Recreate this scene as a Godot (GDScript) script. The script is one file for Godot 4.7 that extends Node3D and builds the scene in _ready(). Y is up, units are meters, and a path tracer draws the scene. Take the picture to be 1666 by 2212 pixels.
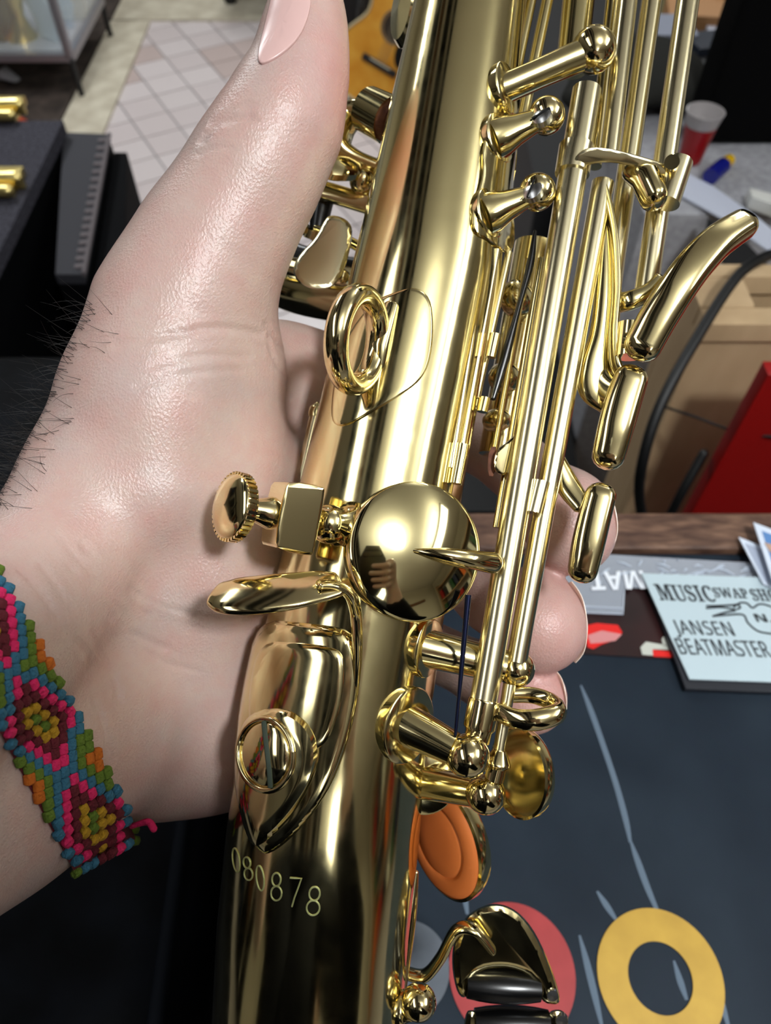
extends Node3D
# A close view in a music shop: a left hand holds a lacquered brass saxophone over a black counter.
# Lens and place of the camera (image taken as 1666 x 2212, focal length FPX in those pixels).
const FPX := 1650.0
const PITCH := 54.0
const EYE := Vector3(0, 1.45, 0)
const TABLE_Y := 1.01
var CX := Vector3.RIGHT
var CY := Vector3.UP
var CZ := Vector3.BACK
var M := {}
var taken := {}

# ---------- where things stand ----------
func W(px: float, py: float, d: float) -> Vector3:
	return EYE - CZ * d + CX * ((px - 833.0) * d / FPX) - CY * ((py - 1106.0) * d / FPX)

func on_height(px: float, py: float, h: float) -> Vector3:      # point of the level plane y = h seen at a pixel
	var dir := W(px, py, 1.0) - EYE
	return EYE + dir * ((h - EYE.y) / dir.y)

func R(px: float, d: float) -> float:
	return px * d / FPX

# ---------- mesh builder ----------
class MB:
	var v := PackedVector3Array()
	var closed := true
	func tri(a: Vector3, b: Vector3, c: Vector3) -> void:
		v.push_back(a); v.push_back(b); v.push_back(c)
	func quad(a: Vector3, b: Vector3, c: Vector3, d: Vector3) -> void:
		tri(a, b, c); tri(a, c, d)
	func grid(rows: Array, wrap := true) -> void:
		for i in rows.size() - 1:
			var p: PackedVector3Array = rows[i]
			var q: PackedVector3Array = rows[i + 1]
			var n := p.size()
			for j in (n if wrap else n - 1):
				var k := (j + 1) % n
				quad(p[j], p[k], q[k], q[j])
	func fan(row: PackedVector3Array, c: Vector3, flip := false) -> void:
		var n := row.size()
		for j in n:
			if flip: tri(c, row[(j + 1) % n], row[j])
			else: tri(c, row[j], row[(j + 1) % n])
	func tube(path: Array, radii: Array, sides := 20, caps := "flat") -> void:
		sweep(path, radii, radii, Vector3.ZERO, sides, caps, 2.0)
	# cross-section is a superellipse: half-widths a along side, b across it
	func sweep(path_: Array, a_: Array, b_: Array, side: Vector3, sides := 20, caps := "round", power := 2.0) -> void:
		var path := path_.duplicate(); var a := a_.duplicate(); var b := b_.duplicate()
		var n := path.size()
		var tan := []
		for i in n:
			var t: Vector3 = (path[mini(i + 1, n - 1)] - path[maxi(i - 1, 0)])
			tan.append(t.normalized())
		var u: Vector3 = side
		if side == Vector3.ZERO:
			u = Vector3(0.31, 0.52, 0.79)
		var rows := []
		var cen := []
		var us := []
		for i in n:
			var t: Vector3 = tan[i]
			var base: Vector3 = side if side != Vector3.ZERO else u
			u = (base - t * base.dot(t)).normalized()
			us.append(u)
		var seq := []   # centre, tangent, u, a, b
		if caps == "round":
			for k in range(4, 0, -1):
				var ang := k / 4.0 * PI / 2.0 * 0.98
				seq.append([path[0] - tan[0] * minf(a[0], b[0]) * sin(ang), tan[0], us[0], a[0] * cos(ang), b[0] * cos(ang)])
		for i in n:
			seq.append([path[i], tan[i], us[i], a[i], b[i]])
		if caps == "round":
			for k in range(1, 5):
				var ang := k / 4.0 * PI / 2.0 * 0.98
				seq.append([path[n - 1] + tan[n - 1] * minf(a[n - 1], b[n - 1]) * sin(ang), tan[n - 1], us[n - 1], a[n - 1] * cos(ang), b[n - 1] * cos(ang)])
		for s in seq:
			var w: Vector3 = s[1].cross(s[2])
			var row := PackedVector3Array()
			for j in sides:
				var th := TAU * j / sides
				var c := cos(th); var sn := sin(th)
				var e := 2.0 / power
				row.push_back(s[0] + s[2] * (s[3] * signf(c) * pow(absf(c), e)) + w * (s[4] * signf(sn) * pow(absf(sn), e)))
			rows.append(row)
			cen.append(s[0])
		grid(rows)
		if caps != "open":
			fan(rows[0], cen[0], true)
			fan(rows[-1], cen[-1])
	func lathe(o: Vector3, axis: Vector3, prof: Array, sides := 32) -> void:
		var t := axis.normalized()
		var u := (Vector3(0.2, 1, 0.3) if absf(t.y) < 0.9 else Vector3(1, 0.1, 0.2))
		u = (u - t * u.dot(t)).normalized()
		var w := t.cross(u)
		var rows := []
		for p in prof:
			var row := PackedVector3Array()
			for j in sides:
				var th := TAU * j / sides
				row.push_back(o + t * p.y + (u * cos(th) + w * sin(th)) * maxf(p.x, 0.000001))
			rows.append(row)
		grid(rows)
		fan(rows[0], o + t * prof[0].y, true)
		fan(rows[-1], o + t * prof[-1].y)
	func ball(o: Vector3, r: float, sides := 28) -> void:
		var prof := []
		for k in 15:
			var a := -PI / 2 + PI * k / 14.0
			prof.append(Vector2(r * cos(a), r * sin(a)))
		lathe(o, Vector3(0.1, 1, 0.2), prof, sides)
	func torus(o: Vector3, n: Vector3, rr: float, r: float, flat := 1.0, sides := 44, across := 20) -> void:
		var t := n.normalized()
		var u := Vector3(0.2, 1, 0.3)
		u = (u - t * u.dot(t)).normalized()
		var w := t.cross(u)
		var rows := []
		for i in sides + 1:
			var th := TAU * i / sides
			var e := u * cos(th) + w * sin(th)
			var row := PackedVector3Array()
			for j in across:
				var ph := TAU * j / across
				row.push_back(o + e * (rr + r * cos(ph)) + t * (r * flat * sin(ph)))
			rows.append(row)
		grid(rows)
	# outline in any 2D units; put(p, depth) turns it into a point; the front is bevelled
	func extrude(outline: PackedVector2Array, put: Callable, thick: float, bev2: float, bev: float) -> void:
		var o := outline
		if Geometry2D.is_polygon_clockwise(o):
			o = o.duplicate(); o.reverse()
		var n := o.size()
		var inward := PackedVector2Array()
		for i in n:
			var e1: Vector2 = (o[i] - o[(i + n - 1) % n]).normalized()
			var e2: Vector2 = (o[(i + 1) % n] - o[i]).normalized()
			var nn := Vector2(-e1.y, e1.x) + Vector2(-e2.y, e2.x)
			inward.push_back(nn.normalized() / maxf(0.5, nn.length() / 2.0) if nn.length() > 0.01 else Vector2.ZERO)
		var rings := [[0.0, thick - bev], [0.0, bev], [0.3, 0.3 * bev], [1.0, 0.0]]
		if bev > 0.0:
			rings = [[1.0, thick], [0.3, thick - 0.3 * bev], [0.0, thick - bev], [0.0, bev], [0.3, 0.3 * bev], [1.0, 0.0]]
		else:
			rings = [[0.0, thick], [0.0, 0.0]]
		var rows := []
		for rg in rings:
			var row := PackedVector3Array()
			for i in n:
				row.push_back(put.call(o[i] + inward[i] * bev2 * rg[0], rg[1]))
			rows.append(row)
		grid(rows)
		var flat2 := PackedVector2Array()
		for i in n:
			flat2.push_back(o[i] + inward[i] * bev2)
		var idx := Geometry2D.triangulate_polygon(flat2)
		if idx.is_empty():
			flat2 = o
			idx = Geometry2D.triangulate_polygon(o)
		var front: PackedVector3Array = rows[-1]
		var back: PackedVector3Array = rows[0]
		# orientation of the caps follows the walls
		for k in range(0, idx.size(), 3):
			var a := idx[k]; var b := idx[k + 1]; var c := idx[k + 2]
			if (flat2[b] - flat2[a]).cross(flat2[c] - flat2[a]) < 0:
				var t := b; b = c; c = t
			tri(front[a], front[b], front[c])
			tri(back[a], back[c], back[b])
	# star-shaped plate that follows a surface: put(px, py, height)
	func cap(outline: PackedVector2Array, put: Callable, h: float, rings := 6, edge := 0.12, sink := 0.0) -> void:
		var c := Vector2.ZERO
		for p in outline: c += p
		c /= outline.size()
		var rows := []
		var fr := [[1.0, -sink], [1.0, h * 0.45], [1.0 - edge * 0.35, h * 0.85], [1.0 - edge, h]]
		for k in range(1, rings):
			fr.append([(1.0 - edge) * (1.0 - float(k) / rings), h])
		for f in fr:
			var row := PackedVector3Array()
			for p in outline:
				var q: Vector2 = c + (p - c) * f[0]
				row.push_back(put.call(q.x, q.y, f[1]))
			rows.append(row)
		grid(rows)
		fan(rows[-1], put.call(c.x, c.y, h))
	func box(o: Vector3, size: Vector3, bev := 0.0, b := Basis.IDENTITY) -> void:
		var s := size / 2.0
		var out := PackedVector2Array([Vector2(-s.x, -s.y), Vector2(s.x, -s.y), Vector2(s.x, s.y), Vector2(-s.x, s.y)])
		extrude(out, func(p: Vector2, t: float) -> Vector3: return o + b * Vector3(p.x, p.y, s.z - t), size.z, bev, bev)
	func build(origin: Vector3, crease := 40.0) -> ArrayMesh:
		var n := v.size()
		var vol := 0.0
		if n > 0:
			var c0 := Vector3.ZERO
			for i in range(0, n, maxi(1, n / 200)): c0 += v[i]
			c0 /= ceilf(float(n) / maxi(1, n / 200))
			for i in range(0, n, 3):
				vol += (v[i] - c0).dot((v[i + 1] - c0).cross(v[i + 2] - c0))
		if closed and vol < 0.0:
			for i in range(0, n, 3):
				var t := v[i + 1]; v[i + 1] = v[i + 2]; v[i + 2] = t
		var fn := PackedVector3Array()
		var fw := PackedVector3Array()
		var at := {}
		var keys := []
		keys.resize(n)
		for i in range(0, n, 3):
			var cr := (v[i + 1] - v[i]).cross(v[i + 2] - v[i])
			fw.push_back(cr)
			fn.push_back(cr.normalized())
			for k in 3:
				var key := Vector3i((v[i + k] * 200000.0).round())
				keys[i + k] = key
				if not at.has(key): at[key] = PackedInt32Array()
				at[key].push_back(i / 3)
		var pos := PackedVector3Array(); pos.resize(n)
		var nor := PackedVector3Array(); nor.resize(n)
		var lim := cos(deg_to_rad(crease))
		for i in range(0, n, 3):
			for k in 3:
				var s := Vector3.ZERO
				var mine := fn[i / 3]
				for f in at[keys[i + k]]:
					if fn[f].dot(mine) >= lim: s += fw[f]
				var to: int = i + [0, 2, 1][k]
				pos[to] = v[i + k] - origin
				nor[to] = s.normalized() if s.length_squared() > 0 else Vector3.UP
		var arr := []
		arr.resize(Mesh.ARRAY_MAX)
		arr[Mesh.ARRAY_VERTEX] = pos
		arr[Mesh.ARRAY_NORMAL] = nor
		var m := ArrayMesh.new()
		m.add_surface_from_arrays(Mesh.PRIMITIVE_TRIANGLES, arr)
		return m

func mb() -> MB:
	return MB.new()

func smooth(pts: Array, closed := true, rounds := 2) -> PackedVector2Array:
	var p := PackedVector2Array(pts)
	for r in rounds:
		var q := PackedVector2Array()
		var n := p.size()
		if not closed: q.push_back(p[0])
		for i in (n if closed else n - 1):
			var a := p[i]; var b := p[(i + 1) % n]
			q.push_back(a.lerp(b, 0.25)); q.push_back(a.lerp(b, 0.75))
		if not closed: q.push_back(p[n - 1])
		p = q
	return p

func spline(pts: Array, per := 6) -> Array:      # Catmull-Rom through 3D points (or numbers)
	var out := []
	var n := pts.size()
	for i in n - 1:
		var a = pts[maxi(i - 1, 0)]; var b = pts[i]; var c = pts[i + 1]; var d = pts[mini(i + 2, n - 1)]
		for k in per:
			var t := float(k) / per
			out.append(0.5 * ((2.0 * b) + (c - a) * t + (2.0 * a - 5.0 * b + 4.0 * c - d) * t * t + (3.0 * b - a - 3.0 * c + d) * t * t * t))
	out.append(pts[n - 1])
	return out

# ---------- nodes ----------
func numbered(called: String) -> String:
	if not taken.has(called):
		taken[called] = 0
		return called
	taken[called] += 1
	return "%s_%03d" % [called, taken[called]]

func tag(o: Node, label: String, category := "", group := "", kind := "") -> void:
	if label: o.set_meta("label", label)
	if category: o.set_meta("category", category)
	if group: o.set_meta("group", group)
	if kind: o.set_meta("kind", kind)

func thing(called: String, label: String, category: String, at: Vector3, group := "", kind := "") -> Node3D:
	var o := Node3D.new()
	o.name = numbered(called)
	add_child(o)
	o.position = at
	tag(o, label, category, group, kind)
	return o

func base_of(o: Node) -> Vector3:
	var p := Vector3.ZERO
	while o is Node3D and o != self:
		p += o.position
		o = o.get_parent()
	return p

# commits shapes given in world positions as one part of parent
func part(called: String, b: MB, mat: Material, parent: Node, crease := 40.0, label := "") -> MeshInstance3D:
	var o := MeshInstance3D.new()
	o.name = called
	o.mesh = b.build(base_of(parent), crease)
	o.mesh.surface_set_material(0, mat)
	parent.add_child(o, true)
	if label: o.set_meta("label", label)
	return o

# a thing that is one mesh, its origin at `at`
func single(called: String, b: MB, mat: Material, at: Vector3, label: String, category: String, group := "", kind := "", crease := 40.0) -> MeshInstance3D:
	var o := MeshInstance3D.new()
	o.name = numbered(called)
	o.mesh = b.build(at, crease)
	o.mesh.surface_set_material(0, mat)
	add_child(o)
	o.position = at
	tag(o, label, category, group, kind)
	return o

func mat(color: Color, rough := 0.6, metal := 0.0) -> StandardMaterial3D:
	var m := StandardMaterial3D.new()
	m.albedo_color = color
	m.roughness = rough
	m.metallic = metal
	return m

func dull(color: Color, rough := 0.9) -> StandardMaterial3D:      # cloth, felt, worn plastic: hardly any shine
	var m := mat(color, rough)
	m.metallic_specular = 0.15
	return m

func noise_image(size: int, freq: float, seed_: int, kind := FastNoiseLite.TYPE_SIMPLEX, octaves := 4) -> Image:
	var n := FastNoiseLite.new()
	n.seed = seed_
	n.noise_type = kind
	n.frequency = freq
	n.fractal_octaves = octaves
	return n.get_seamless_image(size, size)

# grey noise turned to a colour ramp between two colours
func ramp_texture(im: Image, a: Color, b: Color) -> ImageTexture:
	var o := Image.create(im.get_width(), im.get_height(), true, Image.FORMAT_RGB8)
	for y in im.get_height():
		for x in im.get_width():
			o.set_pixel(x, y, a.lerp(b, im.get_pixel(x, y).r))
	o.generate_mipmaps()
	return ImageTexture.create_from_image(o)

func tri_map(m: StandardMaterial3D, scale: float, world := true) -> StandardMaterial3D:
	m.uv1_triplanar = true
	m.uv1_world_triplanar = world
	m.uv1_scale = Vector3.ONE * scale
	m.uv1_triplanar_sharpness = 4.0
	return m

func _ready() -> void:
	# ----- camera -----
	CY = Vector3(0, cos(deg_to_rad(PITCH)), -sin(deg_to_rad(PITCH)))
	CZ = Vector3(0, sin(deg_to_rad(PITCH)), cos(deg_to_rad(PITCH)))
	var cam := Camera3D.new()
	cam.name = "camera"
	add_child(cam)
	cam.transform = Transform3D(Basis(CX, CY, CZ), EYE)
	var lens := CameraAttributesPhysical.new()
	lens.frustum_focal_length = 12.0 * FPX / 1106.0
	lens.frustum_focus_distance = 0.205
	lens.frustum_near = 0.01
	lens.frustum_far = 60.0
	lens.exposure_aperture = 11.0
	cam.attributes = lens
	cam.fov = rad_to_deg(2.0 * atan(1106.0 / FPX))
	cam.near = 0.01
	cam.far = 60.0
	cam.current = true
	# ----- sky, exposure -----
	var we := WorldEnvironment.new()
	we.name = "world_environment"
	var env := Environment.new()
	env.background_mode = Environment.BG_COLOR
	env.background_color = Color(0.02, 0.02, 0.02)
	env.tonemap_mode = Environment.TONE_MAPPER_LINEAR
	env.tonemap_exposure = 1.0
	env.sdfgi_enabled = true
	env.ssao_enabled = true
	env.ssil_enabled = true
	we.environment = env
	add_child(we)
	# ----- ceiling lights: x, z, half turns, energy -----
	for l in [      # x, z, energy down, energy up, length
			[0.42, 0.37, 1.8, 0.95, 0.13], [1.55, 0.0, 0.75, 0.9, 1.2], [-0.84, 0.15, 0.2, 0.15, 1.2], [0.95, -1.9, 0.4, 0.4, 1.2], [0.3, 2.0, 0.3, 0.35, 1.2], [-1.2, -2.1, 2.3, 0.3, 1.2], [-0.5, -4.0, 2.4, 0.5, 1.2], [1.5, -3.2, 1.4, 0.4, 1.2]]:
		ceiling_light(l[0], l[1], l[2], l[3], l[4])
	materials()
	room()
	counter()
	background_left()
	background_right()
	saxophone()
	person()
	bracelet()
	clothes(get_node("person"))
	photographer()
	shop_behind()

func ceiling_light(x: float, z: float, energy: float, upward: float, long: float) -> void:
	var y := 2.36
	var wide := minf(0.3, long)
	var at := Vector3(x, y, z)
	var names := {"0.42/0.37": "small and square, hanging behind the viewer to the right", "1.55/0.0": "hanging well to the right of the counter", "0.95/-1.9": "hanging beyond the counter on the right", "0.3/2.0": "hanging in front of the wall of guitars behind the viewer", "-0.84/0.15": "hanging left of the counter", "-1.2/-2.1": "hanging over the black cases", "-0.5/-4.0": "hanging over the far floor near the guitar", "1.5/-3.2": "hanging in the far right corner of the shop"}
	var t := thing("ceiling_light", "white ceiling light panel " + names["%s/%s" % [x, z]], "light", at, "ceiling light panels")
	var f := mb()
	f.box(at + Vector3(0, 0.02, 0), Vector3(wide + 0.04, 0.05, long + 0.06), 0.006)
	part("frame", f, mat(Color(0.9, 0.9, 0.9), 0.5), t)
	var d := mb()
	d.box(at + Vector3(0, -0.008, 0), Vector3(wide, 0.012, long), 0.003)
	var glow := mat(Color(0.95, 0.95, 0.95), 0.6)
	glow.emission_enabled = true
	glow.emission = Color(0.975, 0.99, 1.0)
	glow.emission_energy_multiplier = 1.5
	part("diffuser", d, glow, t)
	for up in [false, true]:          # a pendant that shines down and, less, up on the ceiling
		var a := AreaLight3D.new()
		a.name = "up_light" if up else "down_light"
		a.area_size = Vector2(wide, long)
		a.light_energy = upward if up else energy
		a.light_color = Color(0.975, 0.99, 1.0)
		a.area_range = 12.0
		a.area_attenuation = 2.0
		a.shadow_enabled = true
		t.add_child(a)
		a.position = Vector3(0, 0.052 if up else -0.018, 0)
		a.rotation_degrees = Vector3(90 if up else -90, 0, 0)
	for s in [-0.4 * long, 0.4 * long]:
		var w := mb()
		w.tube([at + Vector3(0, 0.045, s), at + Vector3(0, 0.338, s)], [0.002, 0.002], 8)
		part("cord", w, mat(Color(0.3, 0.3, 0.3), 0.5), t)

func materials() -> void:
	var rough := ramp_texture(noise_image(512, 0.012, 3), Color(0.55, 0.55, 0.55), Color(1, 1, 1))
	var brass := mat(Color(0.945, 0.885, 0.665), 0.15, 1.0)
	brass.roughness_texture = rough
	tri_map(brass, 16.0)
	M.brass = brass
	var bright := mat(Color(0.94, 0.875, 0.665), 0.1, 1.0)       # polished keywork
	M.bright = bright
	var rods := mat(Color(0.945, 0.90, 0.74), 0.2, 1.0)
	M.rods = rods
	M.dome = mat(Color(0.945, 0.89, 0.68), 0.06, 1.0)
	M.steel = mat(Color(0.75, 0.75, 0.75), 0.25, 1.0)
	M.blue_steel = mat(Color(0.08, 0.1, 0.2), 0.3, 0.8)
	M.black = mat(Color(0.02, 0.02, 0.022), 0.25)
	M.engraved = mat(Color(0.80, 0.82, 0.58), 0.55, 0.6)
	var leather := mat(Color(0.77, 0.42, 0.20), 0.5)
	leather.roughness = 0.5
	M.pad = leather
	var cork := mat(Color.WHITE, 0.8)
	cork.albedo_texture = ramp_texture(noise_image(128, 0.05, 5), Color(0.30, 0.16, 0.10), Color(0.46, 0.28, 0.19))
	tri_map(cork, 60.0)
	M.cork = cork
	M.grime = mat(Color(0.12, 0.16, 0.11), 0.8)

# ---------- the saxophone ----------
# axis of the body: image row, column, radius in pixels, depth
const AXIS := [[-260.0, 1058.0, 108.0, 0.262], [0.0, 1017.0, 119.0, 0.256], [600.0, 920.0, 160.0, 0.245], [1000.0, 836.0, 171.0, 0.240], [1300.0, 776.0, 186.0, 0.237], [1600.0, 722.0, 199.0, 0.235], [1800.0, 699.0, 207.0, 0.235], [2000.0, 678.0, 206.0, 0.236], [2212.0, 664.0, 203.0, 0.237], [2420.0, 652.0, 200.0, 0.238], [3000.0, 625.0, 200.0, 0.243]]

func axis_at(y: float) -> Vector4:      # column, radius px, depth, dx/dy
	for i in AXIS.size() - 1:
		if y <= AXIS[i + 1][0] or i == AXIS.size() - 2:
			var a: Array = AXIS[i]; var b: Array = AXIS[i + 1]
			var t: float = (y - a[0]) / (b[0] - a[0])
			return Vector4(lerpf(a[1], b[1], t), lerpf(a[2], b[2], t), lerpf(a[3], b[3], t), -0.17)
	return Vector4.ZERO

# front of the tube at a pixel, h metres above it
func on_tube(px: float, py: float, h: float) -> Vector3:
	var d := 0.212
	var p := Vector3.ZERO
	var side := (CX * 0.985 - CY * 0.17)
	for k in 6:
		p = W(px, py, d)
		# nearest place of the axis, searched along image rows
		var y := py
		for j in 4:
			var a := axis_at(y)
			var c := W(a.x, y, a.z)
			var off := (p - c).dot(CX * -0.17 - CY * 0.985)     # along the axis, down the image
			y += off * FPX / a.z
		var a := axis_at(y)
		var c := W(a.x, y, a.z)
		var r := R(a.y, a.z) + h
		var lat := clampf((p - c).dot(side) / r, -0.998, 0.998)
		d = a.z - sqrt(1.0 - lat * lat) * r
	return W(px, py, d)

func tube_normal(px: float, py: float) -> Vector3:
	var p := on_tube(px, py, 0.0)
	return (on_tube(px + 3, py, 0.0) - p).cross(on_tube(px, py - 3, 0.0) - p).normalized()

func pts(list: Array) -> Array:
	var out := []
	for p in list: out.append(W(p[0], p[1], p[2]))
	return out

func rod(root: Node, called: String, a: Array, b: Array, r0: float, r1: float, m: Material, label := "") -> MeshInstance3D:
	var s := mb()
	s.tube([W(a[0], a[1], a[2]), W(b[0], b[1], b[2])], [R(r0, a[2]), R(r1, b[2])], 28, "flat")
	return part(called, s, m, root, 40.0, label)

func post(root: Node, foot: Array, head: Array, r_ball: float, r_foot: float, r_neck: float, flange: float) -> MeshInstance3D:
	# a post stands on a round foot on the tube and ends in a ball
	var s := mb()
	var f := on_tube(foot[0], foot[1], 0.0)
	var n := tube_normal(foot[0], foot[1])
	var h := W(head[0], head[1], head[2])
	var ax := (h - f).normalized()
	var L := (h - f).length()
	var rb := R(r_ball, head[2])
	s.tube([f - ax * 0.002, f + ax * 0.0012, f + ax * (L * 0.35), h - ax * rb * 0.7], [R(r_foot, 0.22) * 1.05, R(r_foot, 0.22), R(lerpf(r_foot, r_neck, 0.5), 0.22), R(r_neck, head[2])], 28)
	var p := part("post", s, M.brass, root)
	var b := mb()
	b.ball(h, rb)
	part("post_ball", b, M.bright, p)
	var fl := mb()
	var rf := R(flange, 0.22)
	fl.lathe(f, n.lerp(ax, 0.12), [Vector2(rf * 0.97, -0.0035), Vector2(rf, 0.0), Vector2(rf, 0.0008), Vector2(rf * 0.94, 0.0013), Vector2(rf * 0.6, 0.0017), Vector2(0.0001, 0.0018)], 40)
	part("post_foot", fl, M.brass, p)
	return p

func slot_screw(parent: Node, c: Vector3, n: Vector3, r: float, turn: Vector3) -> void:
	var s := mb()
	s.lathe(c, n, [Vector2(r, -0.002), Vector2(r, 0.0), Vector2(r * 0.8, r * 0.12), Vector2(r * 0.4, r * 0.2), Vector2(0.0001, r * 0.22)], 24)
	var o := part("screw", s, M.steel, parent)
	var t := (turn - n * turn.dot(n)).normalized()
	var k := mb()
	k.box(c + n * r * 0.2, Vector3(r * 1.9, r * 0.22, r * 0.14), 0.0, Basis(t, n.cross(t), n))
	part("slot", k, M.black, o)

func sheet(root: Node, called: String, outline: Array, d: float, thick: float, bev: float, m: Material, rounds := 2, tilt := Vector2.ZERO) -> MeshInstance3D:
	var o := smooth(outline, true, rounds)
	var c := Vector2.ZERO
	for p in o: c += p
	c /= o.size()
	var s := mb()
	s.extrude(o, func(p: Vector2, t: float) -> Vector3: return W(p.x, p.y, d + (p - c).dot(tilt) * 0.0001 + t), thick, bev * FPX / d, bev)
	return part(called, s, m, root)

func saxophone() -> void:
	var S := thing("saxophone", "gold lacquered brass saxophone held upright in the hand, serial number 080878", "saxophone", W(680, 2100, 0.24))
	# --- body ---
	var b := mb()
	var path := []
	var rad := []
	for k in 66:
		var y := -260.0 + k * 50.0
		var a := axis_at(y)
		path.append(W(a.x, y, a.z)); rad.append(R(a.y, a.z))
	b.tube(path, rad, 96, "flat")
	part("body_tube", b, M.brass, S, 60.0)
	# --- strap ring on its plate ---
	var outline := smooth([Vector2(805, 650), Vector2(850, 632), Vector2(895, 618), Vector2(930, 640), Vector2(938, 700), Vector2(932, 770), Vector2(915, 815), Vector2(880, 845), Vector2(810, 885), Vector2(750, 918), Vector2(722, 920), Vector2(714, 890), Vector2(722, 820), Vector2(745, 730)], true, 2)
	var pl := mb()
	pl.cap(outline, on_tube, 0.0011, 8, 0.05)
	var plate := part("ring_plate", pl, M.brass, S, 50.0)
	var foot := on_tube(828, 748, 0.0)
	var along := (W(771, 1300, 0.24) - W(874, 800, 0.24)).normalized()
	var ringr := R(98, 0.2045)
	var rt := R(24, 0.2045)
	var nr := (CZ * 0.91 - CX * 0.40); nr = (nr - along * nr.dot(along)).normalized()
	var rc := W(773, 735, (EYE - foot).dot(CZ) - ringr * 0.90 - 0.0004)
	var ring := mb()
	ring.torus(rc, along.cross(nr), ringr, rt, 1.15, 64, 28)
	part("strap_ring", ring, M.bright, S, 60.0)
	var ft := mb()
	ft.sweep([foot + nr * 0.0004 + along * 0.0085, foot + nr * 0.0022 + along * 0.0005, foot + nr * 0.0004 - along * 0.012], [0.0022, 0.0030, 0.0022], [0.0012, 0.0022, 0.0012], along.cross(nr), 16)
	part("ring_foot", ft, M.brass, plate)
	# --- round domed key cup ---
	var kc := W(901, 1191, 0.2095)
	var kn := (CZ + CX * 0.33 + CY * 0.07).normalized()
	var kr := R(153, 0.2095)
	var cup := mb()
	var prof := [Vector2(kr * 0.90, -0.0070), Vector2(kr * 0.985, -0.0066), Vector2(kr, -0.0045), Vector2(kr, -0.0016), Vector2(kr * 0.992, -0.0006)]
	for k in 15:
		var a := 1.0 - k / 14.0
		prof.append(Vector2(kr * 0.975 * maxf(a, 0.001), 0.0042 * (1.0 - a * a) - 0.0001))
	cup.lathe(kc, kn, prof, 72)
	var dome := part("key_cup", cup, M.dome, S, 35.0)
	var tone := mb()
	tone.lathe(kc - kn * 0.018, kn, [Vector2(kr * 0.82, -0.004), Vector2(kr * 0.82, 0.0106)], 48)
	part("tone_hole", tone, M.brass, S)
	var padm := mb()
	padm.lathe(kc - kn * 0.0076, kn, [Vector2(kr * 0.9, -0.0008), Vector2(kr * 0.93, 0.0), Vector2(kr * 0.9, 0.0012)], 48)
	part("pad", padm, M.pad, dome, 40.0, "tan leather pad")
	var spear := mb()
	spear.sweep(spline(pts([[884, 1189, 0.2058], [920, 1193, 0.2046], [970, 1200, 0.2044], [1020, 1209, 0.2062], [1066, 1216, 0.2105]]), 6), spline([0.0004, 0.0011, 0.0020, 0.0026, 0.0030], 6), spline([0.0003, 0.0013, 0.0022, 0.0026, 0.0026], 6), CY, 18)
	part("key_arm", spear, M.bright, dome, 50.0)
	# --- lyre socket with its knurled screw ---
	var base := on_tube(752, 1135, 0.0)
	var bm := mb()
	bm.lathe(base, tube_normal(752, 1135).lerp(-CX, 0.35), [Vector2(0.0072, -0.003), Vector2(0.0068, 0.0), Vector2(0.0050, 0.0018), Vector2(0.0038, 0.0035), Vector2(0.003, 0.006)], 36)
	var ly := part("lyre_socket_foot", bm, M.brass, S)
	var p_ball := W(712, 1133, 0.212)
	var p_head := W(505, 1095, 0.199)
	var la := (p_head - p_ball).normalized()
	var lb := mb()
	lb.ball(p_ball, R(43, 0.212))
	part("lyre_ball", lb, M.bright, ly)
	var neck := mb()
	neck.tube([p_ball, p_ball.lerp(p_head, 0.9)], [R(24, 0.21), R(22, 0.2)], 24)
	neck.lathe(W(570, 1106, 0.2035), la, [Vector2(0.0042, -0.003), Vector2(0.0045, -0.0015), Vector2(0.0036, 0.001), Vector2(0.0030, 0.003)], 28)
	part("screw_stem", neck, M.bright, ly)
	var blk := mb()
	var bx := -la
	var by := (CY + CX * 0.10); by = (by - bx * by.dot(bx)).normalized()
	var bz := bx.cross(by)
	var bc := W(632, 1117, 0.2065)
	blk.extrude(smooth([Vector2(-0.0046, -0.0092), Vector2(0.0046, -0.0095), Vector2(0.0058, -0.0085), Vector2(0.0058, 0.0085), Vector2(0.0046, 0.0095), Vector2(-0.0046, 0.0092), Vector2(-0.0060, 0.0070), Vector2(-0.0060, -0.0070)], true, 1), func(p: Vector2, t: float) -> Vector3: return bc + bx * p.x + by * p.y + bz * (0.0062 - t), 0.0124, 0.0008, 0.0008)
	part("lyre_block", blk, M.bright, ly)
	var knob := mb()
	var kn2 := (la + CZ * 0.30 + CY * 0.02).normalized()
	var kpro := [Vector2(0.0030, -0.0040), Vector2(0.0070, -0.0030), Vector2(0.0084, -0.0022), Vector2(0.0087, -0.0014), Vector2(0.0087, 0.0008), Vector2(0.0083, 0.0014), Vector2(0.0070, 0.0022), Vector2(0.0045, 0.0028), Vector2(0.0001, 0.0031)]
	knob.lathe(p_head, kn2, kpro, 44)
	var kp := part("thumb_screw", knob, M.bright, ly)
	var u := (CY - kn2 * CY.dot(kn2)).normalized()
	var w := kn2.cross(u)
	var rg := mb()
	for k in 40:
		var e := u * cos(TAU * k / 40.0) + w * sin(TAU * k / 40.0)
		rg.box(p_head + e * 0.0088 - kn2 * 0.0003, Vector3(0.0008, 0.0010, 0.0026), 0.0, Basis(kn2.cross(e), e, kn2))
	var kr_ := part("knurling", rg, M.bright, kp)
	kr_.set_meta("kind", "stuff")
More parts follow.
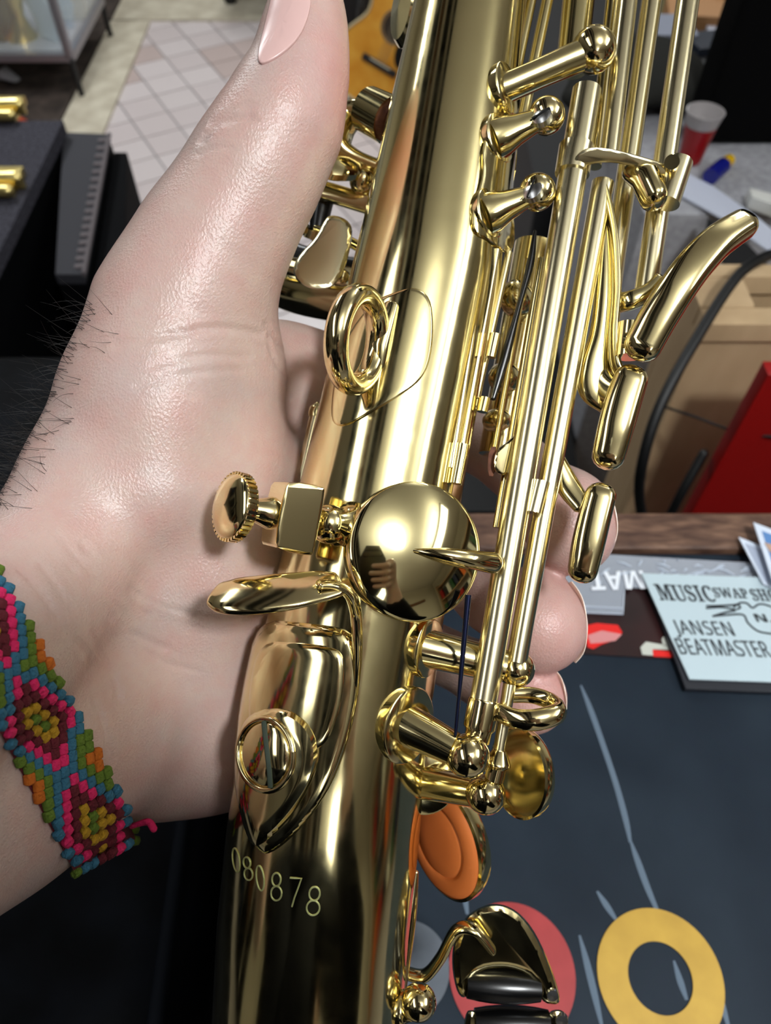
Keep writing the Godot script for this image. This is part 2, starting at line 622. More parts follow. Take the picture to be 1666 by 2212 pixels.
	# --- thumb hook ---
	var hp := smooth([Vector2(556, 1338), Vector2(660, 1345), Vector2(762, 1362), Vector2(780, 1420), Vector2(774, 1520), Vector2(742, 1640), Vector2(695, 1735), Vector2(640, 1802), Vector2(582, 1848), Vector2(556, 1838), Vector2(530, 1790), Vector2(506, 1710), Vector2(504, 1600), Vector2(524, 1470)], true, 2)
	var hm := mb()
	hm.cap(hp, on_tube, 0.0036, 8, 0.10, 0.001)
	var hook := part("thumb_hook_base", hm, M.brass, S, 40.0)
	var td := smooth([Vector2(520, 1640), Vector2(515, 1585), Vector2(535, 1545), Vector2(580, 1528), Vector2(630, 1535), Vector2(672, 1570), Vector2(690, 1625), Vector2(675, 1690), Vector2(635, 1755), Vector2(580, 1815), Vector2(548, 1832), Vector2(530, 1800), Vector2(512, 1730), Vector2(512, 1680)], true, 2)
	var tm := mb()
	tm.cap(td, func(x: float, y: float, h: float) -> Vector3: return on_tube(x, y, h + 0.0034), 0.0034, 8, 0.24)
	part("screw_boss", tm, M.brass, hook, 40.0)
	var sc := mb()
	var so := []
	for k in 40:
		var a := TAU * k / 40.0
		var q := Vector2(cos(a) * 54, sin(a) * 73).rotated(-0.10)
		so.append(Vector2(574, 1630) + q)
	sc.cap(PackedVector2Array(so), func(x: float, y: float, h: float) -> Vector3: return on_tube(x, y, h + 0.0058 + 0.0016 * (1.0 - Vector2((x - 574) / 54, (y - 1630) / 73).length_squared())), 0.0014, 6, 0.10)
	var scr := part("hook_screw", sc, M.bright, hook, 50.0)
	var rim := mb()
	var rp := []
	for k in 41:
		var a := TAU * k / 40.0
		var q := Vector2(574, 1630) + Vector2(cos(a) * 59, sin(a) * 78).rotated(-0.10)
		rp.append(on_tube(q.x, q.y, 0.0068))
	var rr := []
	for k in 41: rr.append(0.0009)
	rim.tube(rp, rr, 10, "open")
	part("screw_rim", rim, M.bright, scr, 60.0)
	var sl := mb()
	sl.sweep([on_tube(570, 1560, 0.0078), on_tube(574, 1595, 0.0086), on_tube(578, 1630, 0.0090), on_tube(582, 1665, 0.0086), on_tube(584, 1700, 0.0078)], [0.0007, 0.0007, 0.0007, 0.0007, 0.0007], [0.0004, 0.0004, 0.0004, 0.0004, 0.0004], CX, 8)
	part("screw_slot", sl, M.grime, scr)
	# raised square land on the base, then the hook itself
	var land := mb()
	land.cap(smooth([Vector2(560, 1385), Vector2(650, 1388), Vector2(735, 1400), Vector2(745, 1440), Vector2(738, 1530), Vector2(700, 1620), Vector2(620, 1640), Vector2(540, 1600), Vector2(536, 1490)], true, 2), func(x: float, y: float, h: float) -> Vector3: return on_tube(x, y, h + 0.0034), 0.0012, 6, 0.14)
	part("hook_land", land, M.brass, hook, 40.0)
	var stem := mb()
	stem.sweep(spline([on_tube(768, 1500, 0.0012), on_tube(772, 1430, 0.0035), on_tube(772, 1370, 0.0075), W(768, 1318, 0.2005), W(754, 1282, 0.1955), W(725, 1264, 0.1935), W(690, 1262, 0.1925)], 6), spline([0.0012, 0.0020, 0.0026, 0.0030, 0.0034, 0.0040, 0.0050], 6), spline([0.0008, 0.0013, 0.0015, 0.0016, 0.0015, 0.0014, 0.0013], 6), CZ, 20)
	part("hook_stem", stem, M.bright, hook, 60.0)
	var tongue := mb()
	var un := (CY * 0.80 + CZ * 0.60).normalized()          # upper face of the tongue leans to the viewer
	var uo := (CZ - un * CZ.dot(un)).normalized()
	tongue.sweep(spline([W(728, 1262, 0.1935), W(690, 1266, 0.192), W(630, 1276, 0.1905), W(560, 1284, 0.190), W(500, 1287, 0.1905), W(468, 1284, 0.192)], 6), spline([0.0042, 0.0054, 0.0064, 0.0066, 0.0060, 0.0042], 6), spline([0.0013, 0.0014, 0.0017, 0.0019, 0.0018, 0.0014], 6), uo, 24, "round", 2.6)
	part("hook_tongue", tongue, M.bright, hook, 50.0)
	# --- serial number ---
	var digits := "080878"
	var where := [[510, 1858, 17, 26, -0.14], [535, 1876, 18, 26, -0.14], [562, 1897, 19, 27, -0.12], [597, 1915, 23, 31, 0.0], [637, 1928, 25, 31, 0.06], [678, 1946, 28, 32, 0.10]]
	for i in 6:
		var q: Array = where[i]
		serial_digit(S, digits[i], Vector2(q[0], q[1]), q[2], q[3], q[4])
	keywork(S)

func serial_digit(S: Node, ch: String, c: Vector2, w: float, h: float, turn: float) -> void:
	var strokes := []
	w *= 0.5
	if ch == "0":
		var s := []
		for k in 25: s.append(Vector2(cos(TAU * k / 24.0) * w * 0.85, sin(TAU * k / 24.0) * h))
		strokes = [s]
	elif ch == "8":
		var s := []; var s2 := []
		for k in 21:
			s.append(Vector2(cos(TAU * k / 20.0) * w * 0.82, -h * 0.48 + sin(TAU * k / 20.0) * h * 0.46))
			s2.append(Vector2(cos(TAU * k / 20.0) * w, h * 0.48 + sin(TAU * k / 20.0) * h * 0.5))
		strokes = [s, s2]
	else:
		strokes = [[Vector2(-w, -h), Vector2(0, -h), Vector2(w, -h), Vector2(w * 0.5, -h * 0.3), Vector2(0, h * 0.35), Vector2(-w * 0.35, h)]]
	var b := mb()
	for s in strokes:
		var p := []; var r := []
		for q in s:
			var z: Vector2 = c + q.rotated(turn)
			p.append(on_tube(z.x, z.y, 0.00004)); r.append(0.00026)
		b.tube(p, r, 6, "flat")
	part("serial_digit", b, M.engraved, S, 60.0, "engraved digit " + ch)

func keywork(S: Node) -> void:
	# long rods on the right
	var A := rod(S, "hinge_rod", [1268, 195, 0.2365], [1042, 1530, 0.2135], 31, 30, M.rods)
	rod(S, "hinge_rod", [1303, 395, 0.236], [1116, 1430, 0.2195], 24, 23, M.rods)
	rod(S, "hinge_rod", [1374, -150, 0.250], [1316, 335, 0.2385], 21, 21, M.rods)
	rod(S, "hinge_rod", [1430, -150, 0.254], [1310, 690, 0.2425], 22, 22, M.rods)
	rod(S, "hinge_rod", [1508, -150, 0.250], [1393, 650, 0.2365], 24, 25, M.rods)
	rod(S, "hinge_rod", [1340, -150, 0.262], [1285, 360, 0.250], 15, 15, M.brass)
	rod(S, "hinge_rod", [1265, -150, 0.262], [1235, 150, 0.256], 34, 34, M.brass)
	rod(S, "hinge_rod", [1215, -150, 0.264], [1120, 300, 0.258], 13, 13, M.brass)
	rod(S, "hinge_rod", [1180, -150, 0.266], [1085, 300, 0.256], 11, 11, M.brass)
	# thin rods between the body and the long rods
	rod(S, "thin_rod", [1072, 540, 0.2345], [990, 1010, 0.2275], 9, 8, M.rods)
	rod(S, "thin_rod", [1100, 545, 0.240], [1030, 860, 0.236], 8, 8, M.rods)
	rod(S, "thin_rod", [1047, 545, 0.230], [975, 1010, 0.224], 7, 7, M.rods)
	rod(S, "thin_rod", [1172, 560, 0.240], [1075, 1140, 0.231], 11, 11, M.brass)
	rod(S, "thin_rod", [1140, 560, 0.247], [1062, 1010, 0.241], 7, 7, M.brass)
	rod(S, "thin_rod", [1250, 700, 0.243], [1178, 1090, 0.236], 14, 14, M.brass)
	# broad brass of the side keys behind the rods
	rod(S, "side_key_tube", [1158, 530, 0.270], [1078, 985, 0.264], 46, 44, M.brass)
	for q in [[1128, 640, 0.2555, 40], [1102, 812, 0.2535, 34], [1085, 905, 0.252, 26]]:
		var cu := mb()
		var rr_ := R(q[3], q[2])
		cu.lathe(W(q[0], q[1], q[2]), (CZ * 0.75 + CX * 0.6 + CY * 0.1).normalized(), [Vector2(rr_ * 0.8, -0.006), Vector2(rr_, -0.004), Vector2(rr_, -0.001), Vector2(rr_ * 0.85, 0.0008), Vector2(rr_ * 0.4, 0.002), Vector2(0.0001, 0.0022)], 32)
		part("side_key_cup", cu, M.brass, S)
	# small knuckles and sleeves
	rod(S, "sleeve", [1167, 1040, 0.2215], [1152, 1108, 0.2205], 22, 22, M.rods)
	rod(S, "sleeve", [1000, 960, 0.2245], [985, 1045, 0.2232], 15, 14, M.brass)
	rod(S, "sleeve", [1048, 860, 0.2345], [1042, 890, 0.234], 13, 12, M.brass)
	rod(S, "sleeve", [1070, 722, 0.2325], [1060, 772, 0.232], 12, 11, M.bright)
	rod(S, "sleeve", [1060, 520, 0.236], [1052, 552, 0.2355], 22, 20, M.brass)
	# rod end caps at the foot of the first rod
	var cap := mb()
	var c0 := W(1046, 1515, 0.2137); var c1 := W(1030, 1600, 0.2122)
	cap.lathe(c0, c1 - c0, [Vector2(R(33, .213), -0.0005), Vector2(R(35, .213), 0.0), Vector2(R(35, .213), 0.0072), Vector2(R(29, .213), 0.0082), Vector2(R(28, .213), 0.0112)], 32)
	part("rod_cap", cap, M.bright, A)
	var col := mb()
	col.tube([W(1246, 318, 0.2342), W(1236, 376, 0.2332)], [R(38, .234), R(37, .234)], 32)
	part("collar", col, M.rods, A)
	# posts
	var P := post(S, [1092, 192], [1283, 108, 0.238], 48, 33, 32, 58)
	P.set_meta("label", "long smooth post with a large ball")
	var P2 := post(S, [1076, 300], [1181, 250, 0.2345], 40, 46, 24, 56)
	slot_screw(P2, W(1170, 248, 0.2297), (CZ * 0.8 - CX * 0.5 + CY * 0.3).normalized(), R(22, .23), CX + CY * 0.2)
	var P3 := post(S, [1056, 462], [1161, 415, 0.2315], 40, 46, 23, 56)
	slot_screw(P3, W(1149, 410, 0.2268), (CZ * 0.8 - CX * 0.5 + CY * 0.3).normalized(), R(23, .227), CY + CX * 0.3)
	post(S, [922, 1400], [1115, 1445, 0.2215], 41, 42, 38, 64)
	post(S, [880, 1566], [1011, 1633, 0.2090], 48, 44, 36, 82)
	var P6 := post(S, [918, 1690], [1050, 1716, 0.2135], 43, 38, 32, 72)
	P6.set_meta("label", "short post near the edge-on key cup")
	post(S, [866, 2180], [905, 2165, 0.226], 38, 30, 30, 40)
	# saddle rib that carries the upper posts
	var rib := mb()
	rib.cap(smooth([Vector2(1070, 250), Vector2(1110, 245), Vector2(1120, 330), Vector2(1105, 430), Vector2(1115, 520), Vector2(1098, 556), Vector2(1060, 520), Vector2(1022, 505), Vector2(1018, 450), Vector2(1045, 380), Vector2(1040, 310)], true, 2), on_tube, 0.0014, 6, 0.12)
	part("post_rib", rib, M.brass, S)
	# bracket across the upper rods
	var br := sheet(S, "rod_bracket", [Vector2(1232, 352), Vector2(1262, 318), Vector2(1310, 318), Vector2(1380, 336), Vector2(1446, 356), Vector2(1462, 376), Vector2(1440, 388), Vector2(1380, 362), Vector2(1310, 348), Vector2(1250, 362)], 0.2285, 0.007, 0.0008, M.rods, 2, Vector2(0, 0.8))
	var clamp_ := mb()
	clamp_.tube([W(1467, 350, 0.233), W(1440, 440, 0.231)], [R(30, .23), R(28, .23)], 28)
	part("bracket_clamp", clamp_, M.rods, br)
	var lobe := mb()
	lobe.sweep([W(1368, 372, 0.234), W(1395, 385, 0.231), W(1412, 425, 0.230)], [0.0032, 0.0046, 0.0052], [0.0035, 0.0045, 0.0040], CZ, 20)
	part("bracket_lobe", lobe, M.brass, br)
	rod(br, "clamp_stud", [1452, 350, 0.226], [1448, 372, 0.236], 16, 16, M.bright)
	# upper bent side key
	var k1 := mb()
	k1.sweep(spline(pts([[1388, 748, 0.222], [1420, 690, 0.221], [1462, 625, 0.220], [1503, 570, 0.2205], [1550, 522, 0.222], [1605, 485, 0.225]]), 8), spline([0.0054, 0.0055, 0.0054, 0.0053, 0.0050, 0.0045], 8), spline([0.0044, 0.0046, 0.0046, 0.0045, 0.0043, 0.0038], 8), (CX * 0.8 - CY * 0.5 + CZ * 0.25), 28, "round", 2.7)
	var K1 := part("side_key_touch", k1, M.bright, S, 60.0, "long bent side key reaching out to the right")
	var hub := mb()
	hub.tube([W(1362, 700, 0.2275), W(1356, 772, 0.2265)], [R(27, .227), R(27, .227)], 24)
	hub.tube([W(1352, 740, 0.226), W(1392, 745, 0.223)], [R(24, .226), R(28, .223)], 20)
	part("key_hub", hub, M.brass, K1)
	var yoke := mb()
	yoke.sweep(spline(pts([[1335, 655, 0.233], [1365, 648, 0.230], [1405, 630, 0.230], [1425, 606, 0.231]]), 6), spline([0.0032, 0.0030, 0.0028, 0.0024], 6), spline([0.002, 0.002, 0.0018, 0.0016], 6), CY, 16)
	part("key_yoke", yoke, M.brass, K1)
	# middle side key with its long webbed arm
	var k2 := mb()
	k2.sweep(spline(pts([[1362, 820, 0.226], [1345, 870, 0.2255], [1328, 930, 0.225], [1314, 985, 0.2255]]), 6), spline([0.0050, 0.0053, 0.0052, 0.0048], 6), spline([0.0044, 0.0046, 0.0045, 0.0042], 6), (CX + CZ * 0.2), 28, "round", 2.8)
	var K2 := part("side_key_touch", k2, M.bright, S, 60.0, "middle side key, a short straight bar")
	var a2 := mb()
	a2.sweep(spline(pts([[1307, 400, 0.2375], [1310, 500, 0.2362], [1310, 620, 0.2350], [1302, 720, 0.2345], [1290, 790, 0.2345], [1290, 840, 0.2345], [1310, 880, 0.2340]]), 8), spline([0.0008, 0.0024, 0.0034, 0.0040, 0.0054, 0.0058, 0.0026], 8), spline([0.0010, 0.0016, 0.0020, 0.0022, 0.0022, 0.0022, 0.0016], 8), CX, 24)
	a2.sweep(spline(pts([[1290, 830, 0.2345], [1312, 845, 0.2325], [1338, 860, 0.2300]]), 5), spline([0.0056, 0.0046, 0.0040], 5), spline([0.002, 0.002, 0.002], 5), CY, 16)
	var arm2 := part("key_arm", a2, M.brass, K2, 60.0)
	var edge := mb()
	edge.sweep(spline(pts([[1307, 402, 0.2340], [1326, 500, 0.2320], [1332, 620, 0.2305], [1326, 720, 0.2298], [1330, 785, 0.2295], [1350, 820, 0.2290]]), 8), spline([0.0006, 0.0011, 0.0013, 0.0014, 0.0016, 0.0018], 8), spline([0.0016, 0.0026, 0.003, 0.0032, 0.0032, 0.0028], 8), CX, 16)
	part("arm_ridge", edge, M.brass, arm2, 60.0)
	# lower side key
	var k3 := mb()
	k3.sweep(spline(pts([[1297, 1072, 0.2215], [1284, 1120, 0.221], [1270, 1180, 0.2205], [1259, 1232, 0.2205]]), 6), spline([0.0045, 0.0047, 0.0047, 0.0043], 6), spline([0.0040, 0.0042, 0.0042, 0.0038], 6), (CX + CZ * 0.2), 28, "round", 2.8)
	var K3 := part("side_key_touch", k3, M.bright, S, 60.0, "lower side key in front of the fingertip")
	var a3 := mb()
	a3.sweep(spline(pts([[1196, 965, 0.2300], [1210, 1005, 0.2290], [1228, 1050, 0.2280], [1258, 1092, 0.2255]]), 6), spline([0.0016, 0.0026, 0.0036, 0.0030], 6), spline([0.0014, 0.0017, 0.0018, 0.0016], 6), CX * 0.8 + CY * 0.4, 20)
	part("key_arm", a3, M.brass, K3, 60.0)
	# flat lever end with cork behind the first rod
	var lev := sheet(S, "lever_end", [Vector2(1096, 955), Vector2(1120, 930), Vector2(1130, 1025), Vector2(1075, 1028), Vector2(1064, 1005), Vector2(1072, 970)], 0.2265, 0.003, 0.0008, M.bright)
	sheet(lev, "cork_pad", [Vector2(1056, 965), Vector2(1076, 965), Vector2(1070, 1030), Vector2(1052, 1028)], 0.229, 0.004, 0.0003, M.cork, 1)
	# blued needle spring and the dark felt strip
	rod(S, "needle_spring", [1012, 1285, 0.2105], [984, 1588, 0.2085], 7, 3.5, M.blue_steel, "thin dark blue needle spring")
	var felt := mb()
	felt.sweep(spline(pts([[1156, 500, 0.238], [1146, 570, 0.2375], [1122, 660, 0.2365], [1092, 770, 0.2355], [1066, 860, 0.2345]]), 6), spline([0.0005, 0.0012, 0.0008, 0.0015, 0.0009], 6), spline([0.0006, 0.0010, 0.001, 0.001, 0.0008], 6), CX, 12)
	part("felt_strip", felt, M.black, S, 60.0, "dark frayed felt strip")
	# lower right: curved lever, small rod, cone, edge-on cup
	var lvm := mb()
	lvm.sweep(spline(pts([[1078, 1538, 0.2120], [1110, 1552, 0.2095], [1150, 1556, 0.2080], [1188, 1548, 0.2085], [1208, 1536, 0.2105], [1190, 1516, 0.2150], [1150, 1502, 0.2175], [1098, 1502, 0.2180]]), 6), spline([0.0026, 0.0028, 0.0030, 0.0030, 0.0028, 0.0026, 0.0024, 0.0022], 6), spline([0.0014, 0.0018, 0.0022, 0.0024, 0.0022, 0.0018, 0.0016, 0.0016], 6), CY, 18)
	var lv := part("curved_lever", lvm, M.bright, S, 60.0)
	rod(lv, "lever_rod", [1101, 1478, 0.2165], [1072, 1660, 0.2135], 14, 13, M.rods)
	var cone := mb()
	var q0 := W(1078, 1628, 0.2135); var q1 := W(1068, 1682, 0.2130)
	cone.lathe(q0, q1 - q0, [Vector2(R(15, .213), -0.001), Vector2(R(30, .213), 0.0022), Vector2(R(30, .213), 0.0030), Vector2(R(22, .213), 0.0040), Vector2(R(21, .213), 0.0075)], 28)
	part("pivot_cone", cone, M.bright, lv)
	edge_cup(S, [1118, 1668, 0.224], (-CX * 0.86 + CZ * 0.48 + CY * 0.08).normalized(), R(97, .224), 0.0042, "key cup seen edge-on", false)
	edge_cup(S, [955, 1815, 0.253], (-CX * 0.80 + CZ * 0.55 - CY * 0.1).normalized(), R(128, .253), 0.0062, "key cup open, showing its orange leather pad", true)
	var chim := mb()
	chim.sweep(spline(pts([[899, 1885, 0.241], [888, 1960, 0.241], [872, 2080, 0.240], [850, 2230, 0.240]]), 6), spline([0.0008, 0.0020, 0.0022, 0.0022], 6), spline([0.0008, 0.0020, 0.0022, 0.0022], 6), CX, 16)
	part("side_rib", chim, M.bright, S, 60.0)
	# roller keys at the bottom right
	var rk := sheet(S, "roller_key", [Vector2(975, 2085), Vector2(980, 2030), Vector2(1005, 1978), Vector2(1055, 1950), Vector2(1105, 1957), Vector2(1150, 2000), Vector2(1188, 2080), Vector2(1212, 2155), Vector2(1205, 2172), Vector2(1168, 2165), Vector2(1152, 2110), Vector2(1090, 2088), Vector2(1024, 2100), Vector2(1010, 2158), Vector2(988, 2150)], 0.244, 0.008, 0.0022, M.brass)
	var arm := mb()
	arm.sweep(spline(pts([[868, 2098, 0.246], [915, 2108, 0.244], [950, 2072, 0.242], [985, 2010, 0.240], [1025, 2008, 0.239], [1062, 2048, 0.240]]), 8), spline([0.0030, 0.0030, 0.0028, 0.0028, 0.0030, 0.0032], 8), spline([0.0016, 0.0016, 0.0016, 0.0016, 0.0016, 0.0014], 8), CZ, 18)
	part("key_arm", arm, M.brass, rk, 60.0)
	roller(rk, [1008, 2126, 0.2465], [1166, 2134, 0.2465], 34)
	var pin := mb()
	pin.lathe(W(1194, 2150, 0.2437), CZ, [Vector2(R(13, .244), -0.001), Vector2(R(12, .244), 0.0003), Vector2(0.0001, 0.0004)], 20)
	part("roller_pin", pin, M.steel, rk)
	var rk2 := sheet(S, "roller_key", [Vector2(1002, 2185), Vector2(1026, 2180), Vector2(1040, 2200), Vector2(1100, 2250), Vector2(1170, 2240), Vector2(1180, 2186), Vector2(1212, 2178), Vector2(1230, 2200), Vector2(1222, 2300), Vector2(1000, 2300)], 0.246, 0.008, 0.002, M.brass)
	roller(rk2, [1026, 2208, 0.2475], [1186, 2212, 0.2475], 34)
	var pin2 := mb()
	pin2.lathe(W(1214, 2205, 0.2457), CZ, [Vector2(R(15, .244), -0.001), Vector2(R(13, .244), 0.0003), Vector2(0.0001, 0.0004)], 20)
	part("roller_pin", pin2, M.steel, rk2)
	# left, behind the body: octave rod, palm keys, rollers and the bell
	rod(S, "thin_rod", [684, 888, 0.2545], [640, 1080, 0.2525], 13, 13, M.rods)
	var tip := mb()
	var t0 := W(684, 892, 0.2545)
	tip.lathe(t0, W(686, 860, 0.2547) - t0, [Vector2(R(17, .254), -0.0012), Vector2(R(18, .254), 0.0), Vector2(R(16, .254), 0.0018), Vector2(R(3, .254), 0.0036)], 20)
	part("pivot_screw", tip, M.brass, S)
	back_keys(S)

func edge_cup(S: Node, c: Array, n: Vector3, r: float, deep: float, label: String, with_pad: bool) -> void:
	var o := W(c[0], c[1], c[2])
	var s := mb()
	s.lathe(o, n, [Vector2(r * 0.25, -deep * 1.25), Vector2(r * 0.7, -deep * 1.1), Vector2(r * 0.94, -deep * 0.8), Vector2(r, -deep * 0.4), Vector2(r, 0.0), Vector2(r * 0.95, 0.0004), Vector2(r * 0.93, -deep * 0.3), Vector2(r * 0.4, -deep * 0.45), Vector2(0.0001, -deep * 0.5)], 56)
	var p := part("key_cup", s, M.brass, S, 35.0, label)
	if with_pad:
		var q := mb()
		q.lathe(o, n, [Vector2(r * 0.92, -deep * 0.5), Vector2(r * 0.94, 0.0002), Vector2(r * 0.86, 0.0016), Vector2(r * 0.66, 0.0018), Vector2(r * 0.60, 0.0008), Vector2(r * 0.54, 0.0018), Vector2(r * 0.3, 0.0020), Vector2(0.0001, 0.0020)], 56)
		part("pad", q, M.pad, p, 50.0, "orange leather pad")

func roller(parent: Node, a: Array, b: Array, r: float) -> void:
	var p := []; var rad := []
	for k in 7:
		var t := k / 6.0
		p.append(W(lerpf(a[0], b[0], t), lerpf(a[1], b[1], t), a[2]))
		rad.append(R(r * (1.0 - 0.22 * pow(absf(t - 0.5) * 2.0, 2.0)), a[2]))
	var s := mb()
	s.tube(p, rad, 28)
	part("roller", s, M.black, parent, 40.0, "glossy black roller")

func back_keys(S: Node) -> void:
	# palm-key bumper with cork
	var ca := W(845, 262, 0.268); var cb := W(795, 238, 0.274)
	var bp := mb()
	bp.tube([ca, cb], [R(50, .27), R(48, .27)], 32)
	var bumper := part("bumper_cup", bp, M.brass, S)
	var ck := mb()
	ck.tube([ca.lerp(cb, 0.2), ca + (ca - cb) * 0.25], [R(47, .27), R(44, .268)], 32)
	part("cork", ck, M.cork, bumper, 40.0, "brown cork")
	var arch := mb()
	arch.sweep(spline(pts([[805, 245, 0.276], [760, 250, 0.279], [735, 285, 0.280], [735, 325, 0.281], [770, 350, 0.281], [830, 370, 0.280]]), 6), spline([0.0060, 0.0072, 0.0078, 0.0074, 0.006, 0.005], 6), spline([0.0036, 0.0046, 0.0050, 0.0046, 0.0036, 0.003], 6), CZ, 18)
	part("arched_arm", arch, M.brass, bumper, 60.0)
	var dk := mb()
	dk.lathe(W(722, 354, 0.277), (CZ * 0.62 + CY * 0.70 + CX * 0.15).normalized(), [Vector2(0.0090, -0.003), Vector2(0.0112, -0.002), Vector2(0.0114, 0.0), Vector2(0.0095, 0.0022), Vector2(0.005, 0.0034), Vector2(0.0001, 0.0038)], 40)
	part("palm_key_cup", dk, M.bright, S)
	var knob := mb()
	knob.ball(W(785, 392, 0.279), R(30, .28))
	part("key_knuckle", knob, M.brass, S)
	var bar := mb()
	bar.sweep(spline(pts([[600, 392, 0.288], [680, 408, 0.285], [740, 425, 0.283], [815, 448, 0.280]]), 5), spline([0.0034, 0.0034, 0.0034, 0.0034], 5), spline([0.0030, 0.0030, 0.0030, 0.0030], 5), CY, 20, "round", 3.4)
	var B := part("key_guard_bar", bar, M.bright, S)
	for q in [[655, 450, 645, 500], [696, 458, 684, 515]]:
		var s := mb()
		s.tube([W(q[0], q[1] - 20, 0.290), W(q[2], q[3], 0.288)], [R(24, .29), R(17, .29)], 20)
		part("felt_bumper", s, M.black, B, 40.0, "black felt bumper")
	var feet := mb()
	feet.lathe(W(644, 486, 0.2865), CY + CX * 0.3 + CZ * 0.4, [Vector2(0.0042, -0.002), Vector2(0.0042, 0.001), Vector2(0.003, 0.0018), Vector2(0.0001, 0.002)], 24)
	feet.lathe(W(682, 506, 0.2865), CY + CX * 0.3 + CZ * 0.4, [Vector2(0.0042, -0.002), Vector2(0.0042, 0.001), Vector2(0.003, 0.0018), Vector2(0.0001, 0.002)], 24)
	part("bumper_screw", feet, M.bright, B)
	var pdk := sheet(S, "palm_key", [Vector2(715, 462), Vector2(752, 474), Vector2(764, 500), Vector2(752, 560), Vector2(732, 610), Vector2(702, 628), Vector2(655, 620), Vector2(631, 592), Vector2(640, 556), Vector2(682, 515), Vector2(698, 478)], 0.266, 0.0034, 0.0015, M.rods, 2, Vector2(0.15, -0.35))
	pdk.set_meta("label", "spoon-shaped palm key")
	var bell := mb()
	bell.sweep(spline(pts([[480, 560, 0.335], [560, 590, 0.322], [650, 620, 0.312], [760, 640, 0.305]]), 5), spline([0.009, 0.010, 0.011, 0.011], 5), spline([0.010, 0.011, 0.012, 0.012], 5), CY, 28)
	part("brace_tube", bell, M.brass, S, 60.0)
	var bell2 := mb()
	bell2.tube(spline(pts([[500, 470, 0.345], [600, 540, 0.330], [720, 580, 0.318], [840, 600, 0.312]]), 5), spline([0.006, 0.006, 0.006, 0.006], 5), 20, "round")
	part("brace_tube", bell2, M.black, S, 60.0)
	var guard := mb()
	guard.sweep(spline(pts([[690, 500, 0.285], [750, 520, 0.280], [800, 560, 0.276], [780, 650, 0.276]]), 5), spline([0.004, 0.004, 0.004, 0.004], 5), spline([0.0016, 0.0016, 0.0016, 0.0016], 5), CZ, 16)
	part("key_guard", guard, M.brass, S, 60.0)
	var lowr := mb()
	lowr.sweep(spline(pts([[540, 560, 0.290], [640, 578, 0.284], [740, 600, 0.279]]), 5), spline([0.0032, 0.0032, 0.0032], 5), spline([0.003, 0.003, 0.003], 5), CY, 20, "round", 3.0)
	part("key_guard_bar", lowr, M.bright, S, 60.0)
	# keywork that shows left of the top of the body
	var up := mb()
	up.lathe(W(880, 20, 0.268), (-CX * 0.9 + CZ * 0.35).normalized(), [Vector2(R(70, .268), -0.006), Vector2(R(74, .268), 0.0), Vector2(R(60, .268), 0.0025), Vector2(0.0001, 0.0035)], 36)
	part("key_cup", up, M.brass, S)

# ---------- the hand ----------
var bone_a := PackedVector3Array()
var bone_ba := PackedVector3Array()
var bone_il := PackedFloat32Array()
var bone_ra := PackedFloat32Array()
var bone_dr := PackedFloat32Array()
var bone_g := PackedInt32Array()
const GROUP_K := [0.011, 0.006, 0.006, 0.006]

func bone(a: Array, b: Array, g := 0) -> void:      # [px, py, depth, radius px]
	var p := W(a[0], a[1], a[2]); var q := W(b[0], b[1], b[2])
	bone_a.push_back(p)
	bone_ba.push_back(q - p)
	bone_il.push_back(1.0 / maxf((q - p).length_squared(), 1e-9))
	bone_ra.push_back(R(a[3], a[2]))
	bone_dr.push_back(R(b[3], b[2]) - R(a[3], a[2]))
	bone_g.push_back(g)

func chain(list: Array, g := 0) -> void:
	for i in list.size() - 1: bone(list[i], list[i + 1], g)

func hand_field(p: Vector3) -> float:
	var d := [1.0, 1.0, 1.0, 1.0]
	for i in bone_a.size():
		var pa := p - bone_a[i]
		var t := clampf(pa.dot(bone_ba[i]) * bone_il[i], 0.0, 1.0)
		var e := (pa - bone_ba[i] * t).length() - bone_ra[i] - bone_dr[i] * t
		var g := bone_g[i]
		var k: float = GROUP_K[g]
		var o: float = d[g]
		var h := k - absf(e - o)
		if h > 0.0:
			d[g] = minf(e, o) - h * h / (4.0 * k)
		elif e < o:
			d[g] = e
	var r: float = d[0]
	for g in range(1, 4):
		var e: float = d[g]
		var k := 0.003
		var h := k - absf(e - r)
		if h > 0.0: r = minf(e, r) - h * h / (4.0 * k)
		elif e < r: r = e
	return r

func march(px: float, py: float) -> Vector3:          # where the ray of a pixel meets the hand (or comes nearest)
	var dir := (W(px, py, 1.0) - EYE).normalized()
	var t := 0.11
	var best := 1.0
	var bt := t
	for k in 60:
		var d := hand_field(EYE + dir * t)
		if d < best: best = d; bt = t
		if d < 0.00008: break
		t += maxf(d * 0.9, 0.0002)
		if t > 0.4: break
	return EYE + dir * bt

func hand_normal(p: Vector3) -> Vector3:
	var e := 0.0006
	return Vector3(hand_field(p + Vector3(e, 0, 0)) - hand_field(p - Vector3(e, 0, 0)), hand_field(p + Vector3(0, e, 0)) - hand_field(p - Vector3(0, e, 0)), hand_field(p + Vector3(0, 0, e)) - hand_field(p - Vector3(0, 0, e))).normalized()

func on_hand(px: float, py: float, h: float) -> Vector3:
	var p := march(px, py)
	return p + hand_normal(p) * h

